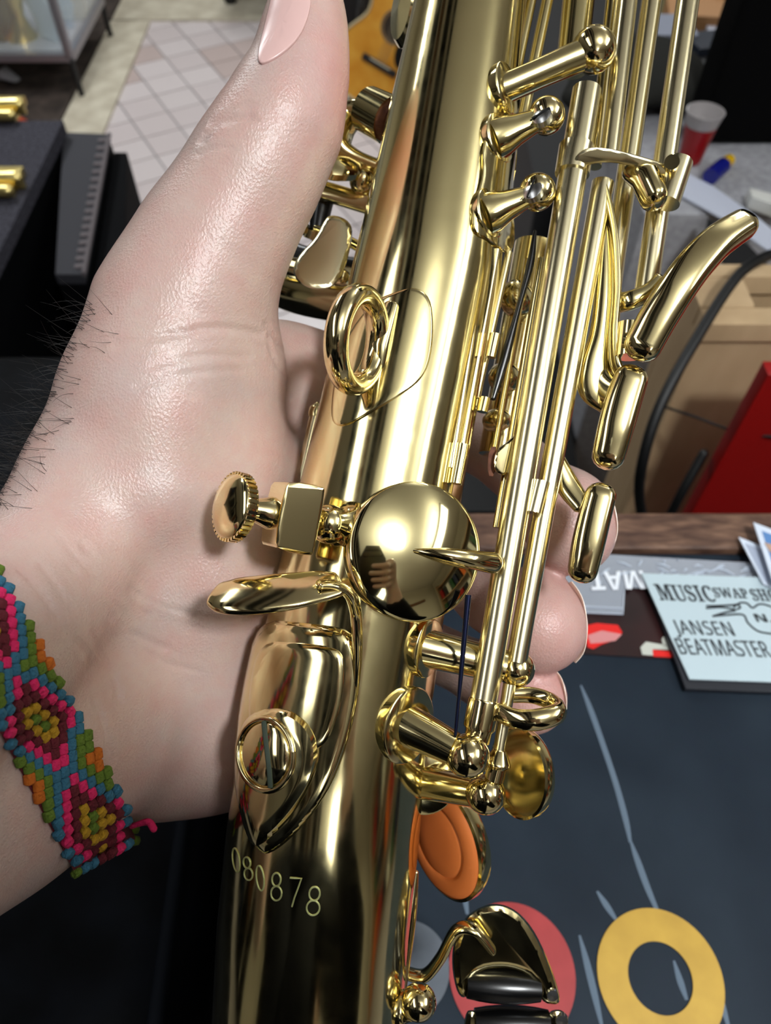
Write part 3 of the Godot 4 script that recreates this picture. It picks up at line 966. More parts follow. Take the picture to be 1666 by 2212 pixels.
# surface nets of a field; returns [vertices, normals, indices]
func nets(lo: Vector3, hi: Vector3, c: float, field: Callable) -> Array:
	var n := Vector3i(((hi - lo) / c).ceil()) + Vector3i.ONE
	n = (n / 4 + Vector3i.ONE) * 4
	var sy := n.x + 1
	var sz := (n.x + 1) * (n.y + 1)
	var val := PackedFloat32Array()
	val.resize(sz * (n.z + 1))
	val.fill(1e9)
	var vid := PackedInt32Array()
	vid.resize(sz * (n.z + 1))
	vid.fill(-1)
	var V := PackedVector3Array()
	var cells := PackedInt32Array()
	var half := 2.0 * c
	for bz in range(0, n.z, 4):
		for by in range(0, n.y, 4):
			for bx in range(0, n.x, 4):
				if absf(field.call(lo + Vector3(bx + 2, by + 2, bz + 2) * c)) > half * 1.9 + c: continue
				for z in range(bz, bz + 5):
					for y in range(by, by + 5):
						for x in range(bx, bx + 5):
							var at := x + y * sy + z * sz
							if val[at] > 1e8: val[at] = field.call(lo + Vector3(x, y, z) * c)
				for z in range(bz, bz + 4):
					for y in range(by, by + 4):
						for x in range(bx, bx + 4):
							var at := x + y * sy + z * sz
							var f := [val[at], val[at + 1], val[at + sy], val[at + sy + 1], val[at + sz], val[at + sz + 1], val[at + sy + sz], val[at + sy + sz + 1]]
							var neg := 0
							for k in 8:
								if f[k] < 0.0: neg += 1
							if neg == 0 or neg == 8: continue
							var s := Vector3.ZERO
							var m := 0
							for e in [[0, 1], [2, 3], [4, 5], [6, 7], [0, 2], [1, 3], [4, 6], [5, 7], [0, 4], [1, 5], [2, 6], [3, 7]]:
								var a: float = f[e[0]]; var b: float = f[e[1]]
								if (a < 0.0) != (b < 0.0):
									var t := a / (a - b)
									var p := Vector3(e[0] & 1, (e[0] >> 1) & 1, e[0] >> 2)
									var q := Vector3(e[1] & 1, (e[1] >> 1) & 1, e[1] >> 2)
									s += p.lerp(q, t); m += 1
							vid[at] = V.size()
							cells.push_back(at)
							V.push_back(lo + (Vector3(x, y, z) + s / m) * c)
	var I := PackedInt32Array()
	for at in cells:
		for ax in [[1, sy, sz], [sy, sz, 1], [sz, 1, sy]]:
			var a: float = val[at]; var b: float = val[at + ax[0]]
			if (a < 0.0) == (b < 0.0): continue
			var i0 := vid[at]; var i1 := vid[at - ax[1]]; var i2 := vid[at - ax[1] - ax[2]]; var i3 := vid[at - ax[2]]
			if i1 < 0 or i2 < 0 or i3 < 0: continue
			if a < 0.0:
				I.append_array([i0, i2, i1, i0, i3, i2])
			else:
				I.append_array([i0, i1, i2, i0, i2, i3])
	var N := PackedVector3Array()
	N.resize(V.size())
	for k in range(0, I.size(), 3):
		var cr := (V[I[k + 2]] - V[I[k]]).cross(V[I[k + 1]] - V[I[k]])
		N[I[k]] += cr; N[I[k + 1]] += cr; N[I[k + 2]] += cr
	for k in N.size(): N[k] = N[k].normalized()
	return [V, N, I]

func indexed(r: Array, origin: Vector3, colors: PackedColorArray = PackedColorArray()) -> ArrayMesh:
	var arr := []
	arr.resize(Mesh.ARRAY_MAX)
	var V: PackedVector3Array = r[0]
	for k in V.size(): V[k] -= origin
	arr[Mesh.ARRAY_VERTEX] = V
	arr[Mesh.ARRAY_NORMAL] = r[1]
	arr[Mesh.ARRAY_INDEX] = r[2]
	if colors.size(): arr[Mesh.ARRAY_COLOR] = colors
	var m := ArrayMesh.new()
	m.add_surface_from_arrays(Mesh.PRIMITIVE_TRIANGLES, arr)
	return m

func hand_bones() -> void:
	# thumb from its tip down to the ball of the hand
	chain([[668, -30, .228, 62], [660, 60, .228, 71], [648, 160, .228, 85], [608, 270, .229, 115], [540, 395, .231, 128], [455, 545, .234, 146], [385, 690, .236, 165], [345, 860, .236, 180], [330, 1050, .236, 190]])
	# web towards the palm, inner side of the ball of the thumb
	chain([[440, 640, .243, 120], [475, 800, .246, 122], [480, 1000, .247, 132], [470, 1200, .250, 140]])
	# back edge down to the wrist
	chain([[275, 860, .238, 120], [205, 1050, .232, 140], [120, 1230, .218, 160], [-40, 1390, .196, 200], [-300, 1560, .165, 270]])
	# middle of the palm and its heel
	chain([[420, 1250, .250, 180], [390, 1480, .264, 195], [300, 1560, .258, 195]])
	chain([[560, 1250, .272, 160], [520, 1500, .278, 195], [400, 1555, .272, 195]])
	chain([[640, 1480, .285, 190], [500, 1525, .278, 190]])
	chain([[230, 1350, .240, 180], [140, 1555, .232, 220], [-20, 1660, .212, 250], [-300, 1820, .180, 310]])
	# far palm that shows between the thumb and the tube, then behind the tube
	chain([[420, 900, .262, 110], [600, 840, .283, 130], [760, 860, .300, 130]])
	chain([[560, 1050, .270, 140], [740, 1100, .298, 140], [740, 1350, .298, 150]])
	# three fingers round the back; their tips come out on the right
	chain([[700, 900, .300, 62], [930, 900, .312, 62], [1120, 1010, .290, 66], [1222, 1112, .262, 92], [1236, 1150, .259, 92]], 1)
	chain([[700, 1120, .300, 62], [900, 1170, .312, 64], [1070, 1290, .284, 74], [1150, 1335, .262, 100], [1166, 1355, .258, 98]], 2)
	chain([[700, 1330, .300, 58], [880, 1380, .312, 60], [1050, 1460, .286, 64], [1130, 1500, .266, 74], [1150, 1508, .263, 72]], 3)

func person() -> void:
	hand_bones()
	var org := W(150, 1600, 0.2)
	var lo := Vector3(1e9, 1e9, 1e9); var hi := -lo
	for i in bone_a.size():
		for q in [bone_a[i], bone_a[i] + bone_ba[i]]:
			var r := Vector3.ONE * (maxf(bone_ra[i], bone_ra[i] + bone_dr[i]) + 0.006)
			lo = lo.min(q - r); hi = hi.max(q + r)
	var res := nets(lo, hi, HAND_CELL, hand_field)
	# right hand round the phone, behind the viewpoint: it shades the wrist in the picture
	var keep := [bone_a.duplicate(), bone_ba.duplicate(), bone_il.duplicate(), bone_ra.duplicate(), bone_dr.duplicate(), bone_g.duplicate()]
	bone_a.clear(); bone_ba.clear(); bone_il.clear(); bone_ra.clear(); bone_dr.clear(); bone_g.clear()
	var pc := EYE + CZ * 0.011 - CY * 0.056
	var limbs := [[pc + CX * 0.058 + CY * 0.022 + CZ * 0.012, 0.018, pc + CX * 0.062 - CY * 0.045 + CZ * 0.020, 0.021], [pc + CX * 0.062 - CY * 0.045 + CZ * 0.020, 0.022, Vector3(0.085, 1.345, 0.15), 0.030],
		[pc + CX * 0.060 - CY * 0.02 + CZ * 0.020, 0.014, pc + CX * 0.045 + CY * 0.02 + CZ * 0.024, 0.012], [pc + CX * 0.045 + CY * 0.02 + CZ * 0.024, 0.012, pc + CX * 0.012 + CY * 0.045 + CZ * 0.016, 0.009]]
	for k in 4:
		var y := CY * (0.020 - 0.021 * k)
		limbs.append([pc + CX * 0.055 + y + CZ * 0.004, 0.010, pc + CX * 0.038 + y - CZ * 0.014, 0.009])
		limbs.append([pc + CX * 0.038 + y - CZ * 0.014, 0.009, pc + CX * (-0.004 + 0.006 * absf(k - 1)) + y - CZ * 0.014, 0.0075])
	for q in limbs:
		bone_a.push_back(q[0]); bone_ba.push_back(q[2] - q[0]); bone_il.push_back(1.0 / (q[2] - q[0]).length_squared())
		bone_ra.push_back(q[1]); bone_dr.push_back(q[3] - q[1]); bone_g.push_back(1)
	var other := nets(Vector3(-0.05, 1.28, -0.06), Vector3(0.14, 1.52, 0.2), 0.004, hand_field)
	bone_a = keep[0].duplicate(); bone_ba = keep[1].duplicate(); bone_il = keep[2].duplicate(); bone_ra = keep[3].duplicate(); bone_dr = keep[4].duplicate(); bone_g = keep[5].duplicate()
	var first: int = res[0].size()
	res[0].append_array(other[0]); res[1].append_array(other[1])
	for i in other[2]: res[2].push_back(first + i)
	# bare forearm running off the left of the picture to the elbow
	bone_a.clear(); bone_ba.clear(); bone_il.clear(); bone_ra.clear(); bone_dr.clear(); bone_g.clear()
	var fa := W(-300, 1560, .165); var fb := W(-300, 1820, .180); var el := Vector3(-0.42, 1.24, 0.22)
	for q in [[fa, 0.027, el, 0.040], [fb, 0.034, el, 0.042]]:
		bone_a.push_back(q[0]); bone_ba.push_back(q[2] - q[0]); bone_il.push_back(1.0 / (q[2] - q[0]).length_squared())
		bone_ra.push_back(q[1]); bone_dr.push_back(q[3] - q[1]); bone_g.push_back(0)
	var fore := nets(Vector3(-0.5, 1.1, -0.2), Vector3(-0.05, 1.42, 0.3), 0.005, hand_field)
	bone_a = keep[0].duplicate(); bone_ba = keep[1].duplicate(); bone_il = keep[2].duplicate(); bone_ra = keep[3].duplicate(); bone_dr = keep[4].duplicate(); bone_g = keep[5].duplicate()
	first = res[0].size()
	res[0].append_array(fore[0]); res[1].append_array(fore[1])
	for i in fore[2]: res[2].push_back(first + i)
	crease(res)
	var V: PackedVector3Array = res[0]
	var col := PackedColorArray()
	var n1 := FastNoiseLite.new(); n1.seed = 4; n1.frequency = 55.0
	var n2 := FastNoiseLite.new(); n2.seed = 9; n2.frequency = 220.0
	var n3 := FastNoiseLite.new(); n3.seed = 21; n3.frequency = 26.0
	for p in V:
		var a := n1.get_noise_3dv(p); var b := n2.get_noise_3dv(p); var c := n3.get_noise_3dv(p)
		var k := Color(0.48, 0.35, 0.305)
		k = k.lerp(Color(0.47, 0.28, 0.245), clampf(0.35 + a * 0.7 + b * 0.35, 0.0, 0.8))     # red mottling
		k = k.lerp(Color(0.40, 0.345, 0.325), clampf(c * 0.9, 0.0, 0.45))                         # sallow, bluish veins
		for f in [[1240, 1140, .262], [1166, 1350, .258], [1150, 1506, .262], [700, 200, .228], [640, 850, .29]]:
			var w := exp(-(p - W(f[0], f[1], f[2])).length_squared() / (0.016 * 0.016))
			k = k.lerp(Color(0.50, 0.225, 0.21), 0.8 * w)                                         # pink finger pads
		col.push_back(k)
	var skin := mat(Color.WHITE, 0.38)
	skin.vertex_color_use_as_albedo = true
	var bump := noise_image(512, 0.09, 12, FastNoiseLite.TYPE_CELLULAR, 2)
	skin.heightmap_enabled = false
	skin.normal_enabled = true
	bump.bump_map_to_normal_map(2.2)
	bump.generate_mipmaps()
	skin.normal_texture = ImageTexture.create_from_image(bump)
	skin.normal_scale = 0.9
	tri_map(skin, 28.0)
	skin.subsurf_scatter_enabled = true
	skin.subsurf_scatter_strength = 0.12
	var o := MeshInstance3D.new()
	o.name = numbered("person")
	o.mesh = indexed(res, org, col)
	o.mesh.surface_set_material(0, skin)
	add_child(o)
	o.position = org
	tag(o, "pale left hand with the thumb up, gripping the saxophone from behind", "person")
	# nails
	var nail := mat(Color(0.80, 0.66, 0.64), 0.28)
	var pale := mat(Color(0.93, 0.86, 0.80), 0.35)
	var t := mb()
	t.cap(smooth([Vector2(674, -20), Vector2(670, 30), Vector2(650, 80), Vector2(618, 114), Vector2(584, 136), Vector2(558, 142), Vector2(560, 110), Vector2(574, 60), Vector2(588, 0), Vector2(604, -60), Vector2(645, -80)], true, 2), on_hand, 0.0008, 6, 0.06, 0.001)
	part("thumbnail", t, nail, o, 60.0, "thumbnail")
	for f in [[[1298, 1058, .258], [1320, 1100, .256], [1325, 1150, .256], [1310, 1190, .257]], [[1232, 1262, .258], [1254, 1300, .256], [1261, 1350, .256], [1256, 1396, .257], [1240, 1424, .258]], [[1196, 1456, .262], [1212, 1480, .260], [1218, 1515, .260], [1210, 1544, .262]]]:
		var s := mb()
		var p := pts(f)
		var a := []; var b := []
		for k in p.size():
			var e := sin(PI * (k + 0.6) / (p.size() + 0.2))
			a.append(0.0005); b.append(0.0018 + 0.0030 * e)
		s.sweep(spline(p, 5), spline(a, 5), spline(b, 5), CX, 14)
		part("fingernail", s, pale, o, 60.0, "fingernail seen from its edge")
	hairs(o)

# black shirt of the person, behind and left of the view; it is what darkens the lower brass
func clothes(o: Node) -> void:
	bone_a.clear(); bone_ba.clear(); bone_il.clear(); bone_ra.clear(); bone_dr.clear(); bone_g.clear()
	for q in [
			[Vector3(-0.29, 0.72, 0.44), 0.13, Vector3(-0.3, 1.30, 0.40), 0.12], [Vector3(-0.11, 0.72, 0.44), 0.13, Vector3(-0.1, 1.30, 0.40), 0.12],
			[Vector3(-0.38, 1.46, 0.42), 0.075, Vector3(-0.02, 1.46, 0.42), 0.075], [Vector3(-0.3, 1.30, 0.40), 0.12, Vector3(-0.37, 1.45, 0.42), 0.08], [Vector3(-0.1, 1.30, 0.40), 0.12, Vector3(-0.03, 1.45, 0.42), 0.08],
			[Vector3(-0.4, 1.45, 0.41), 0.07, Vector3(-0.41, 1.33, 0.30), 0.060],
			[Vector3(0, 1.45, 0.41), 0.07, Vector3(0.22, 1.20, 0.28), 0.055], [Vector3(0.22, 1.20, 0.28), 0.055, Vector3(0.085, 1.345, 0.15), 0.036]]:
		bone_a.push_back(q[0]); bone_ba.push_back(q[2] - q[0]); bone_il.push_back(1.0 / (q[2] - q[0]).length_squared())
		bone_ra.push_back(q[1]); bone_dr.push_back(q[3] - q[1]); bone_g.push_back(0)
	var r := nets(Vector3(-0.6, 0.55, -0.05), Vector3(0.4, 1.58, 0.62), 0.014, hand_field)
	var m := MeshInstance3D.new()
	m.name = "shirt"
	m.mesh = indexed(r, base_of(o))
	m.mesh.surface_set_material(0, dull(Color(0.05, 0.055, 0.07), 0.9))
	o.add_child(m, true)
	m.set_meta("label", "black shirt")

# skin folds: narrow grooves pressed into the mesh along lines on the hand
func crease(res: Array) -> void:
	var V: PackedVector3Array = res[0]
	var N: PackedVector3Array = res[1]
	var lines := [
		[0.00055, 0.0011, [[40, 1225], [120, 1330], [170, 1390], [190, 1440], [215, 1540], [238, 1650]]], [0.0004, 0.0010, [[150, 1225], [230, 1320], [300, 1375], [360, 1400]]], [0.0004, 0.0010, [[90, 1225], [165, 1330], [230, 1430], [260, 1520]]],
		[0.0007, 0.0012, [[435, 305], [470, 268], [500, 257], [545, 252]]], [0.0005, 0.0010, [[455, 268], [500, 240], [540, 228]]], [0.0004, 0.0009, [[425, 335], [460, 320], [500, 318]]],
		[0.0005, 0.0012, [[250, 745], [380, 722], [470, 708], [566, 722]]], [0.0003, 0.0010, [[290, 835], [420, 805], [520, 800]]], [0.0003, 0.0010, [[330, 790], [440, 768], [540, 770]]],
		[0.0006, 0.0012, [[575, 700], [605, 745], [650, 790], [690, 810]]], [0.0005, 0.0012, [[580, 730], [600, 790], [630, 860]]],
		[0.0005, 0.0011, [[180, 1180], [290, 1280], [420, 1330], [520, 1330]]], [0.0003, 0.0009, [[240, 1330], [330, 1420], [430, 1450]]], [0.0003, 0.0009, [[100, 1130], [190, 1230], [320, 1330]]]]
	for l in lines:
		var p := []
		for q in l[2]: p.append(march(q[0], q[1]))
		p = spline(p, 8)
		var lo: Vector3 = p[0]; var hi: Vector3 = p[0]
		for q in p: lo = lo.min(q); hi = hi.max(q)
		lo -= Vector3.ONE * 0.006; hi += Vector3.ONE * 0.006
		for i in V.size():
			var v := V[i]
			if v.x < lo.x or v.x > hi.x or v.y < lo.y or v.y > hi.y or v.z < lo.z or v.z > hi.z: continue
			var best := 1.0
			for k in p.size() - 1:
				var c := Geometry3D.get_closest_point_to_segment(v, p[k], p[k + 1])
				best = minf(best, (c - v).length_squared())
			var e: float = sqrt(best) / l[1]
			if e < 3.0:
				V[i] = v - N[i] * (l[0] * (exp(-e * e) - 0.35 * exp(-(e - 1.5) * (e - 1.5) * 2.0)))
	res[0] = V
	var I: PackedInt32Array = res[2]
	N.fill(Vector3.ZERO)
	for k in range(0, I.size(), 3):
		var cr := (V[I[k + 2]] - V[I[k]]).cross(V[I[k + 1]] - V[I[k]])
		N[I[k]] += cr; N[I[k + 1]] += cr; N[I[k + 2]] += cr
	for k in N.size(): N[k] = N[k].normalized()
	res[1] = N

func hairs(o: Node) -> void:
	var rng := RandomNumberGenerator.new()
	rng.seed = 77
	var b := mb()
	var line := [Vector2(212, 640), Vector2(178, 710), Vector2(140, 790), Vector2(95, 880), Vector2(55, 950), Vector2(15, 1030), Vector2(-15, 1100)]
	for k in 230:
		var u := pow(rng.randf(), 0.6) * 5.99
		var i := int(u)
		var q: Vector2 = line[i].lerp(line[mini(i + 1, 6)], u - i) + Vector2(rng.randf_range(-6, 14 if k % 4 else 90), rng.randf_range(-10, 10))
		var p := march(q.x, q.y)
		var nn := hand_normal(p)
		var dir := (nn * rng.randf_range(0.25, 0.6) + -CX * rng.randf_range(0.5, 1.2) + CY * rng.randf_range(-0.4, 0.9) + CZ * rng.randf_range(-0.2, 0.2)).normalized()
		var bend := Vector3(rng.randf_range(-1, 1), rng.randf_range(-1, 1), rng.randf_range(-1, 1)) * 0.8
		var L := rng.randf_range(0.005, 0.0125)
		var path := []; var rad := []
		for s in 6:
			var f := s / 5.0
			path.append(p + dir * (L * f) + bend * (L * f * f * 0.5))
			rad.append(0.00008 * (1.05 - 0.8 * f))
		b.tube(path, rad, 3, "flat")
	var h := part("arm_hair", b, mat(Color(0.05, 0.035, 0.03), 0.5), o, 60.0, "sparse dark hairs along the wrist")
	h.set_meta("kind", "stuff")

# ---------- woven bracelet ----------
func bracelet() -> void:
	var T := thing("bracelet", "woven thread bracelet with pink, maroon, yellow, green and blue diamonds on the wrist", "bracelet", W(120, 1650, 0.2))
	var along := Vector2(0.474, 0.88)
	var across := Vector2(0.88, -0.474)
	var colors := {"green": Color(0.33, 0.42, 0.10), "yellow": Color(0.66, 0.50, 0.07), "maroon": Color(0.34, 0.04, 0.10), "pink": Color(0.80, 0.10, 0.35), "blue": Color(0.17, 0.38, 0.48), "orange": Color(0.70, 0.36, 0.04)}
	var mats := {}
	var thread := noise_image(128, 0.03, 31)
	thread.bump_map_to_normal_map(6.0)
	var tt := ImageTexture.create_from_image(thread)
	for k in colors:
		var m := mat(colors[k], 0.9)
		m.normal_enabled = true
		m.normal_texture = tt
		tri_map(m, 160.0)
		mats[k] = m
	# backing band
	var rows := []
	var mbk := mb()
	for i in 36:
		var t := -40.0 + i * 19.2
		var row := PackedVector3Array()
		for j in 7:
			var q := Vector2(0, 1250) + along * t + across * (-160.0 + j * 26.0)
			row.push_back(on_hand(q.x, q.y, 0.0004))
		rows.append(row)
	mbk.closed = false
	mbk.grid(rows, false)
	part("backing", mbk, mats.maroon, T, 60.0)
	var kb := mb()
	kb.sweep([Vector3(0, -0.42, 0), Vector3(0, -0.3, 0), Vector3(0, 0.3, 0), Vector3(0, 0.42, 0)], [0.3, 0.48, 0.48, 0.3], [0.3, 0.48, 0.48, 0.3], Vector3.RIGHT, 8, "flat", 2.6)
	var ball := kb.build(Vector3.ZERO, 60.0)
	var count := 0
	for i in 31:
		for j in 8:
			var t := -36.0 + i * 22.2
			var u := -149.0 + j * 20.6 + (5.0 if i % 2 else -5.0)
			var q := Vector2(0, 1250) + along * t + across * u
			if q.x < -45: continue
			var dv := fposmod(t - 309.0 + 125.0, 250.0) - 125.0
			var m := absf(dv) / 125.0 + absf(u + 78.0) / 80.0
			var c := "green" if m < 0.24 else "yellow" if m < 0.50 else "maroon" if m < 0.80 else "pink" if m < 1.0 else "blue" if m < 1.32 else "green" if m < 1.68 else "orange"
			var p := march(q.x, q.y)
			var n := hand_normal(p)
			var s := p + n * 0.0009
			var d := (s - EYE).dot(-CZ)
			var x := (CX * 0.95 + CY * 0.12); x = (x - n * x.dot(n)).normalized()
			var o := MeshInstance3D.new()
			o.name = "knot"
			o.mesh = ball
			o.material_override = mats[c]
			T.add_child(o, true)
			o.transform = Transform3D(Basis(x * R(26, d), n.cross(x) * R(31, d), n * R(22, d)), s - T.position)
			count += 1
	var tie := mb()
	tie.tube(spline(pts([[285, 1785, .232], [305, 1778, .231], [322, 1776, .230], [332, 1790, .229]]), 4), spline([0.0008, 0.0009, 0.0011, 0.0011], 4), 10, "round")
	part("loose_thread", tie, mats.pink, T, 60.0, "loose pink thread end")

# ---------- the one who takes the picture: what the brass mirrors ----------
func photographer() -> void:
	var ph := thing("phone", "black smartphone that takes the picture, behind the viewpoint", "phone", EYE + CZ * 0.012 - CY * 0.055)
	var c := EYE + CZ * 0.011 - CY * 0.056
	var m := mb()
	m.extrude(smooth([Vector2(-0.038, -0.081), Vector2(0.038, -0.081), Vector2(0.038, 0.081), Vector2(-0.038, 0.081)], true, 1), func(p: Vector2, t: float) -> Vector3: return c + CX * p.x + CY * p.y - CZ * (0.0045 - t), 0.009, 0.001, 0.001)
	part("shell", m, mat(Color(0.02, 0.02, 0.022), 0.3), ph)
	var bar := mb()
	bar.sweep([c + CY * 0.056 - CX * 0.026 - CZ * 0.0042, c + CY * 0.056 + CX * 0.026 - CZ * 0.0042], [0.010, 0.010], [0.0016, 0.0016], CY, 20)
	part("camera_bar", bar, mat(Color(0.03, 0.03, 0.033), 0.25), ph)

const HAND_CELL := 0.0013

# ---------- setting ----------
func structure(called: String, b: MB, m: Material, label: String, at: Vector3) -> MeshInstance3D:
	return single(called, b, m, at, label, "", "", "structure")

func room() -> void:
	var cream := mat(Color(0.85, 0.83, 0.78), 0.85)
	var f := mb()
	f.box(Vector3(0, -0.056, -1.9), Vector3(7, 0.1, 9.8))
	var floor_ := structure("floor", f, mat(Color(0.62, 0.60, 0.60), 0.8), "pinkish grey tiled shop floor", Vector3(0, -0.006, -1.9))
	var tones := []
	for c in [Color(0.80, 0.76, 0.755), Color(0.785, 0.74, 0.735), Color(0.81, 0.77, 0.765), Color(0.73, 0.66, 0.64)]:
		var m := mat(c, 0.3)
		tones.append(m)
	var rng := RandomNumberGenerator.new(); rng.seed = 3
	var s := 0.142
	var shapes := []
	for k in 3:
		var tb := mb()
		tb.box(Vector3.ZERO, Vector3(s - 0.006, s - 0.006, 0.012), 0.002, Basis(Vector3(1, 0, 0), Vector3(0, 0, -1), Vector3(0, 1, 0)))
		shapes.append(tb.build(Vector3.ZERO))
	var turn := Basis(Vector3.UP, deg_to_rad(29))
	for i in range(-40, 40):
		for j in range(-40, 40):
			var p := turn * Vector3(i * s, 0, j * s) + Vector3(-0.4, 0, -2.6)
			if p.x < -1.12 or p.x > 0.62 or p.z < -3.86 or p.z > -1.25 or p.x > -0.02 - (p.z + 1.25) * 0.12: continue
			var o := MeshInstance3D.new()
			o.name = "tile"
			o.mesh = shapes[0]
			o.material_override = tones[rng.randi() % 3 if p.z > -3.2 else 1 + rng.randi() % 3]
			floor_.add_child(o, true)
			o.transform = Transform3D(turn, p + Vector3(0, -0.006 + rng.randf_range(-0.0006, 0.0006), 0) - floor_.position)
	var w := mb(); w.box(Vector3(0, 1.35, -6.85), Vector3(7.2, 2.9, 0.1))
	structure("wall_back", w, cream, "cream far wall", Vector3(0, 0, -6.8))
	w = mb(); w.box(Vector3(0, 1.35, 3.05), Vector3(7.2, 2.9, 0.1))
	structure("wall_front", w, cream, "cream wall behind the viewer", Vector3(0, 0, 3.0))
	w = mb(); w.box(Vector3(-3.55, 1.35, -1.9), Vector3(0.1, 2.9, 9.8))
	structure("wall_left", w, cream, "cream left wall", Vector3(-3.5, 0, -1.9))
	w = mb(); w.box(Vector3(3.55, 1.35, -1.9), Vector3(0.1, 2.9, 9.8))
	structure("wall_right", w, cream, "cream right wall", Vector3(3.5, 0, -1.9))
	w = mb(); w.box(Vector3(0, 2.75, -1.9), Vector3(7.2, 0.1, 9.8))
	structure("ceiling", w, mat(Color(0.90, 0.89, 0.86), 0.9), "cream white ceiling", Vector3(0, 2.7, -1.9))
	# dark ceiling beams: the brass shows them as long streaks
	var n := 3
	for q in [[-0.26, 0.05, Color(0.10, 0.07, 0.05)], [-0.46, 0.12, Color(0.03, 0.03, 0.03)], [-0.72, 0.07, Color(0.38, 0.26, 0.14)], [-0.98, 0.2, Color(0.04, 0.035, 0.03)], [-1.5, 0.16, Color(0.05, 0.045, 0.04)]]:
		w = mb(); w.box(Vector3(q[0], 2.64, -0.6), Vector3(q[1], 0.12, 5.4), 0.006)
		structure("trim_%d" % n, w, dull(q[2], 0.7), "dark ceiling beam", Vector3(q[0], 2.58, -0.6))
		n += 1
	# cream threshold planks
	var plank := mat(Color.WHITE, 0.6)
	plank.albedo_texture = ramp_texture(noise_image(128, 0.02, 8), Color(0.70, 0.66, 0.58), Color(0.82, 0.79, 0.71))
	tri_map(plank, 3.0)
	w = mb(); w.box(Vector3(-1.115, 0.004, -2.4), Vector3(0.17, 0.016, 2.6), 0.003)
	structure("trim_1", w, plank, "worn cream floor plank along the display case", Vector3(-1.115, 0, -2.4))
	w = mb(); w.box(Vector3(0.3, 0.003, -3.84), Vector3(3.0, 0.014, 0.24), 0.003)
	structure("trim_2", w, plank, "cream floor band across the shop", Vector3(0.3, 0, -3.84))
	var rug := mb(); rug.box(Vector3(-2.35, 0.002, -3.2), Vector3(2.28, 0.012, 3.4), 0.003)
	var rm := mat(Color.WHITE, 0.9)
	rm.albedo_texture = ramp_texture(noise_image(128, 0.03, 18), Color(0.16, 0.13, 0.11), Color(0.34, 0.29, 0.26))
	tri_map(rm, 2.0)
	single("floor_mat", rug, rm, Vector3(-2.35, 0, -3.2), "dark brown floor covering under the display case", "mat")

func counter() -> void:
	var y := TABLE_Y
	var black := mat(Color.WHITE, 0.55)
	black.metallic_specular = 0.25
	black.albedo_texture = ramp_texture(noise_image(512, 0.006, 40), Color(0.095, 0.13, 0.17), Color(0.135, 0.175, 0.215))
	tri_map(black, 3.0)
	var far := on_height(1400, 1195, y).z
	var C := thing("counter", "black topped shop counter with a worn brown edge and chalk scratches", "counter", Vector3(0.5, 0, -0.1))
	var b := mb()
	b.box(Vector3(0.52, y - 0.02, (far + 0.13) / 2), Vector3(1.16, 0.04, 0.13 - far), 0.002)
	part("counter_top", b, black, C)
	var edge := mb()
	edge.box(Vector3(0.52, y - 0.018, far - 0.016), Vector3(1.16, 0.046, 0.032), 0.004)
	var wood := mat(Color.WHITE, 0.6)
	wood.albedo_texture = ramp_texture(noise_image(256, 0.02, 44), Color(0.24, 0.15, 0.11), Color(0.50, 0.38, 0.30))
	wood.uv1_triplanar = true; wood.uv1_world_triplanar = true; wood.uv1_scale = Vector3(5, 22, 22)
	part("edge_strip", edge, wood, C, 40.0, "worn brown wooden edge")
	var body := mb()
	body.box(Vector3(0.54, (y - 0.04) / 2, -0.09), Vector3(1.0, y - 0.04, 0.34), 0.004)
	part("body", body, mat(Color(0.06, 0.06, 0.065), 0.7), C)
	# chalky scratches: matter with an outline of its own
	var chalk := mat(Color(0.36, 0.42, 0.48), 0.9)
	for s in [[[1255, 1480], [1275, 1530], [1300, 1600], [1330, 1690], [1352, 1770], [1362, 1820]], [[1362, 1815], [1378, 1860], [1400, 1920], [1428, 1985]], [[1290, 1925], [1310, 1955], [1332, 1988]], [[1252, 2020], [1268, 2080], [1285, 2150], [1300, 2215]], [[1503, 2015], [1525, 2070], [1545, 2130], [1560, 2170], [1575, 2220]], [[996, 1880], [1003, 1930], [1010, 1975]], [[1456, 2075], [1470, 2120], [1484, 2160]]]:
		var p := []; var a := []; var h := []
		for q in s:
			p.append(on_height(q[0], q[1], y + 0.0002)); a.append(R(6.5, 0.42)); h.append(0.0002)
		a[0] *= 0.35; a[-1] *= 0.5
		var m := mb()
		m.sweep(spline(p, 4), spline(a, 4), spline(h, 4), CX, 8, "flat")
		part("scratch", m, chalk, C, 60.0, "pale chalky scratch")
	# stickers
	ring_sticker("yellow_sticker", on_height(1426, 2112, y), 0.0308, 0.0157, Color(0.74, 0.58, 0.14), "flat yellow ring sticker on the black counter")
	ring_sticker("red_sticker", on_height(1106, 2100, y), 0.0312, 0.0, Color(0.62, 0.11, 0.115), "round red sticker on the black counter under the rollers")
	ring_sticker("grey_sticker", on_height(880, 2090, y), 0.021, 0.0, Color(0.30, 0.33, 0.37), "round grey sticker on the black counter beside the saxophone")
	counter_paper()

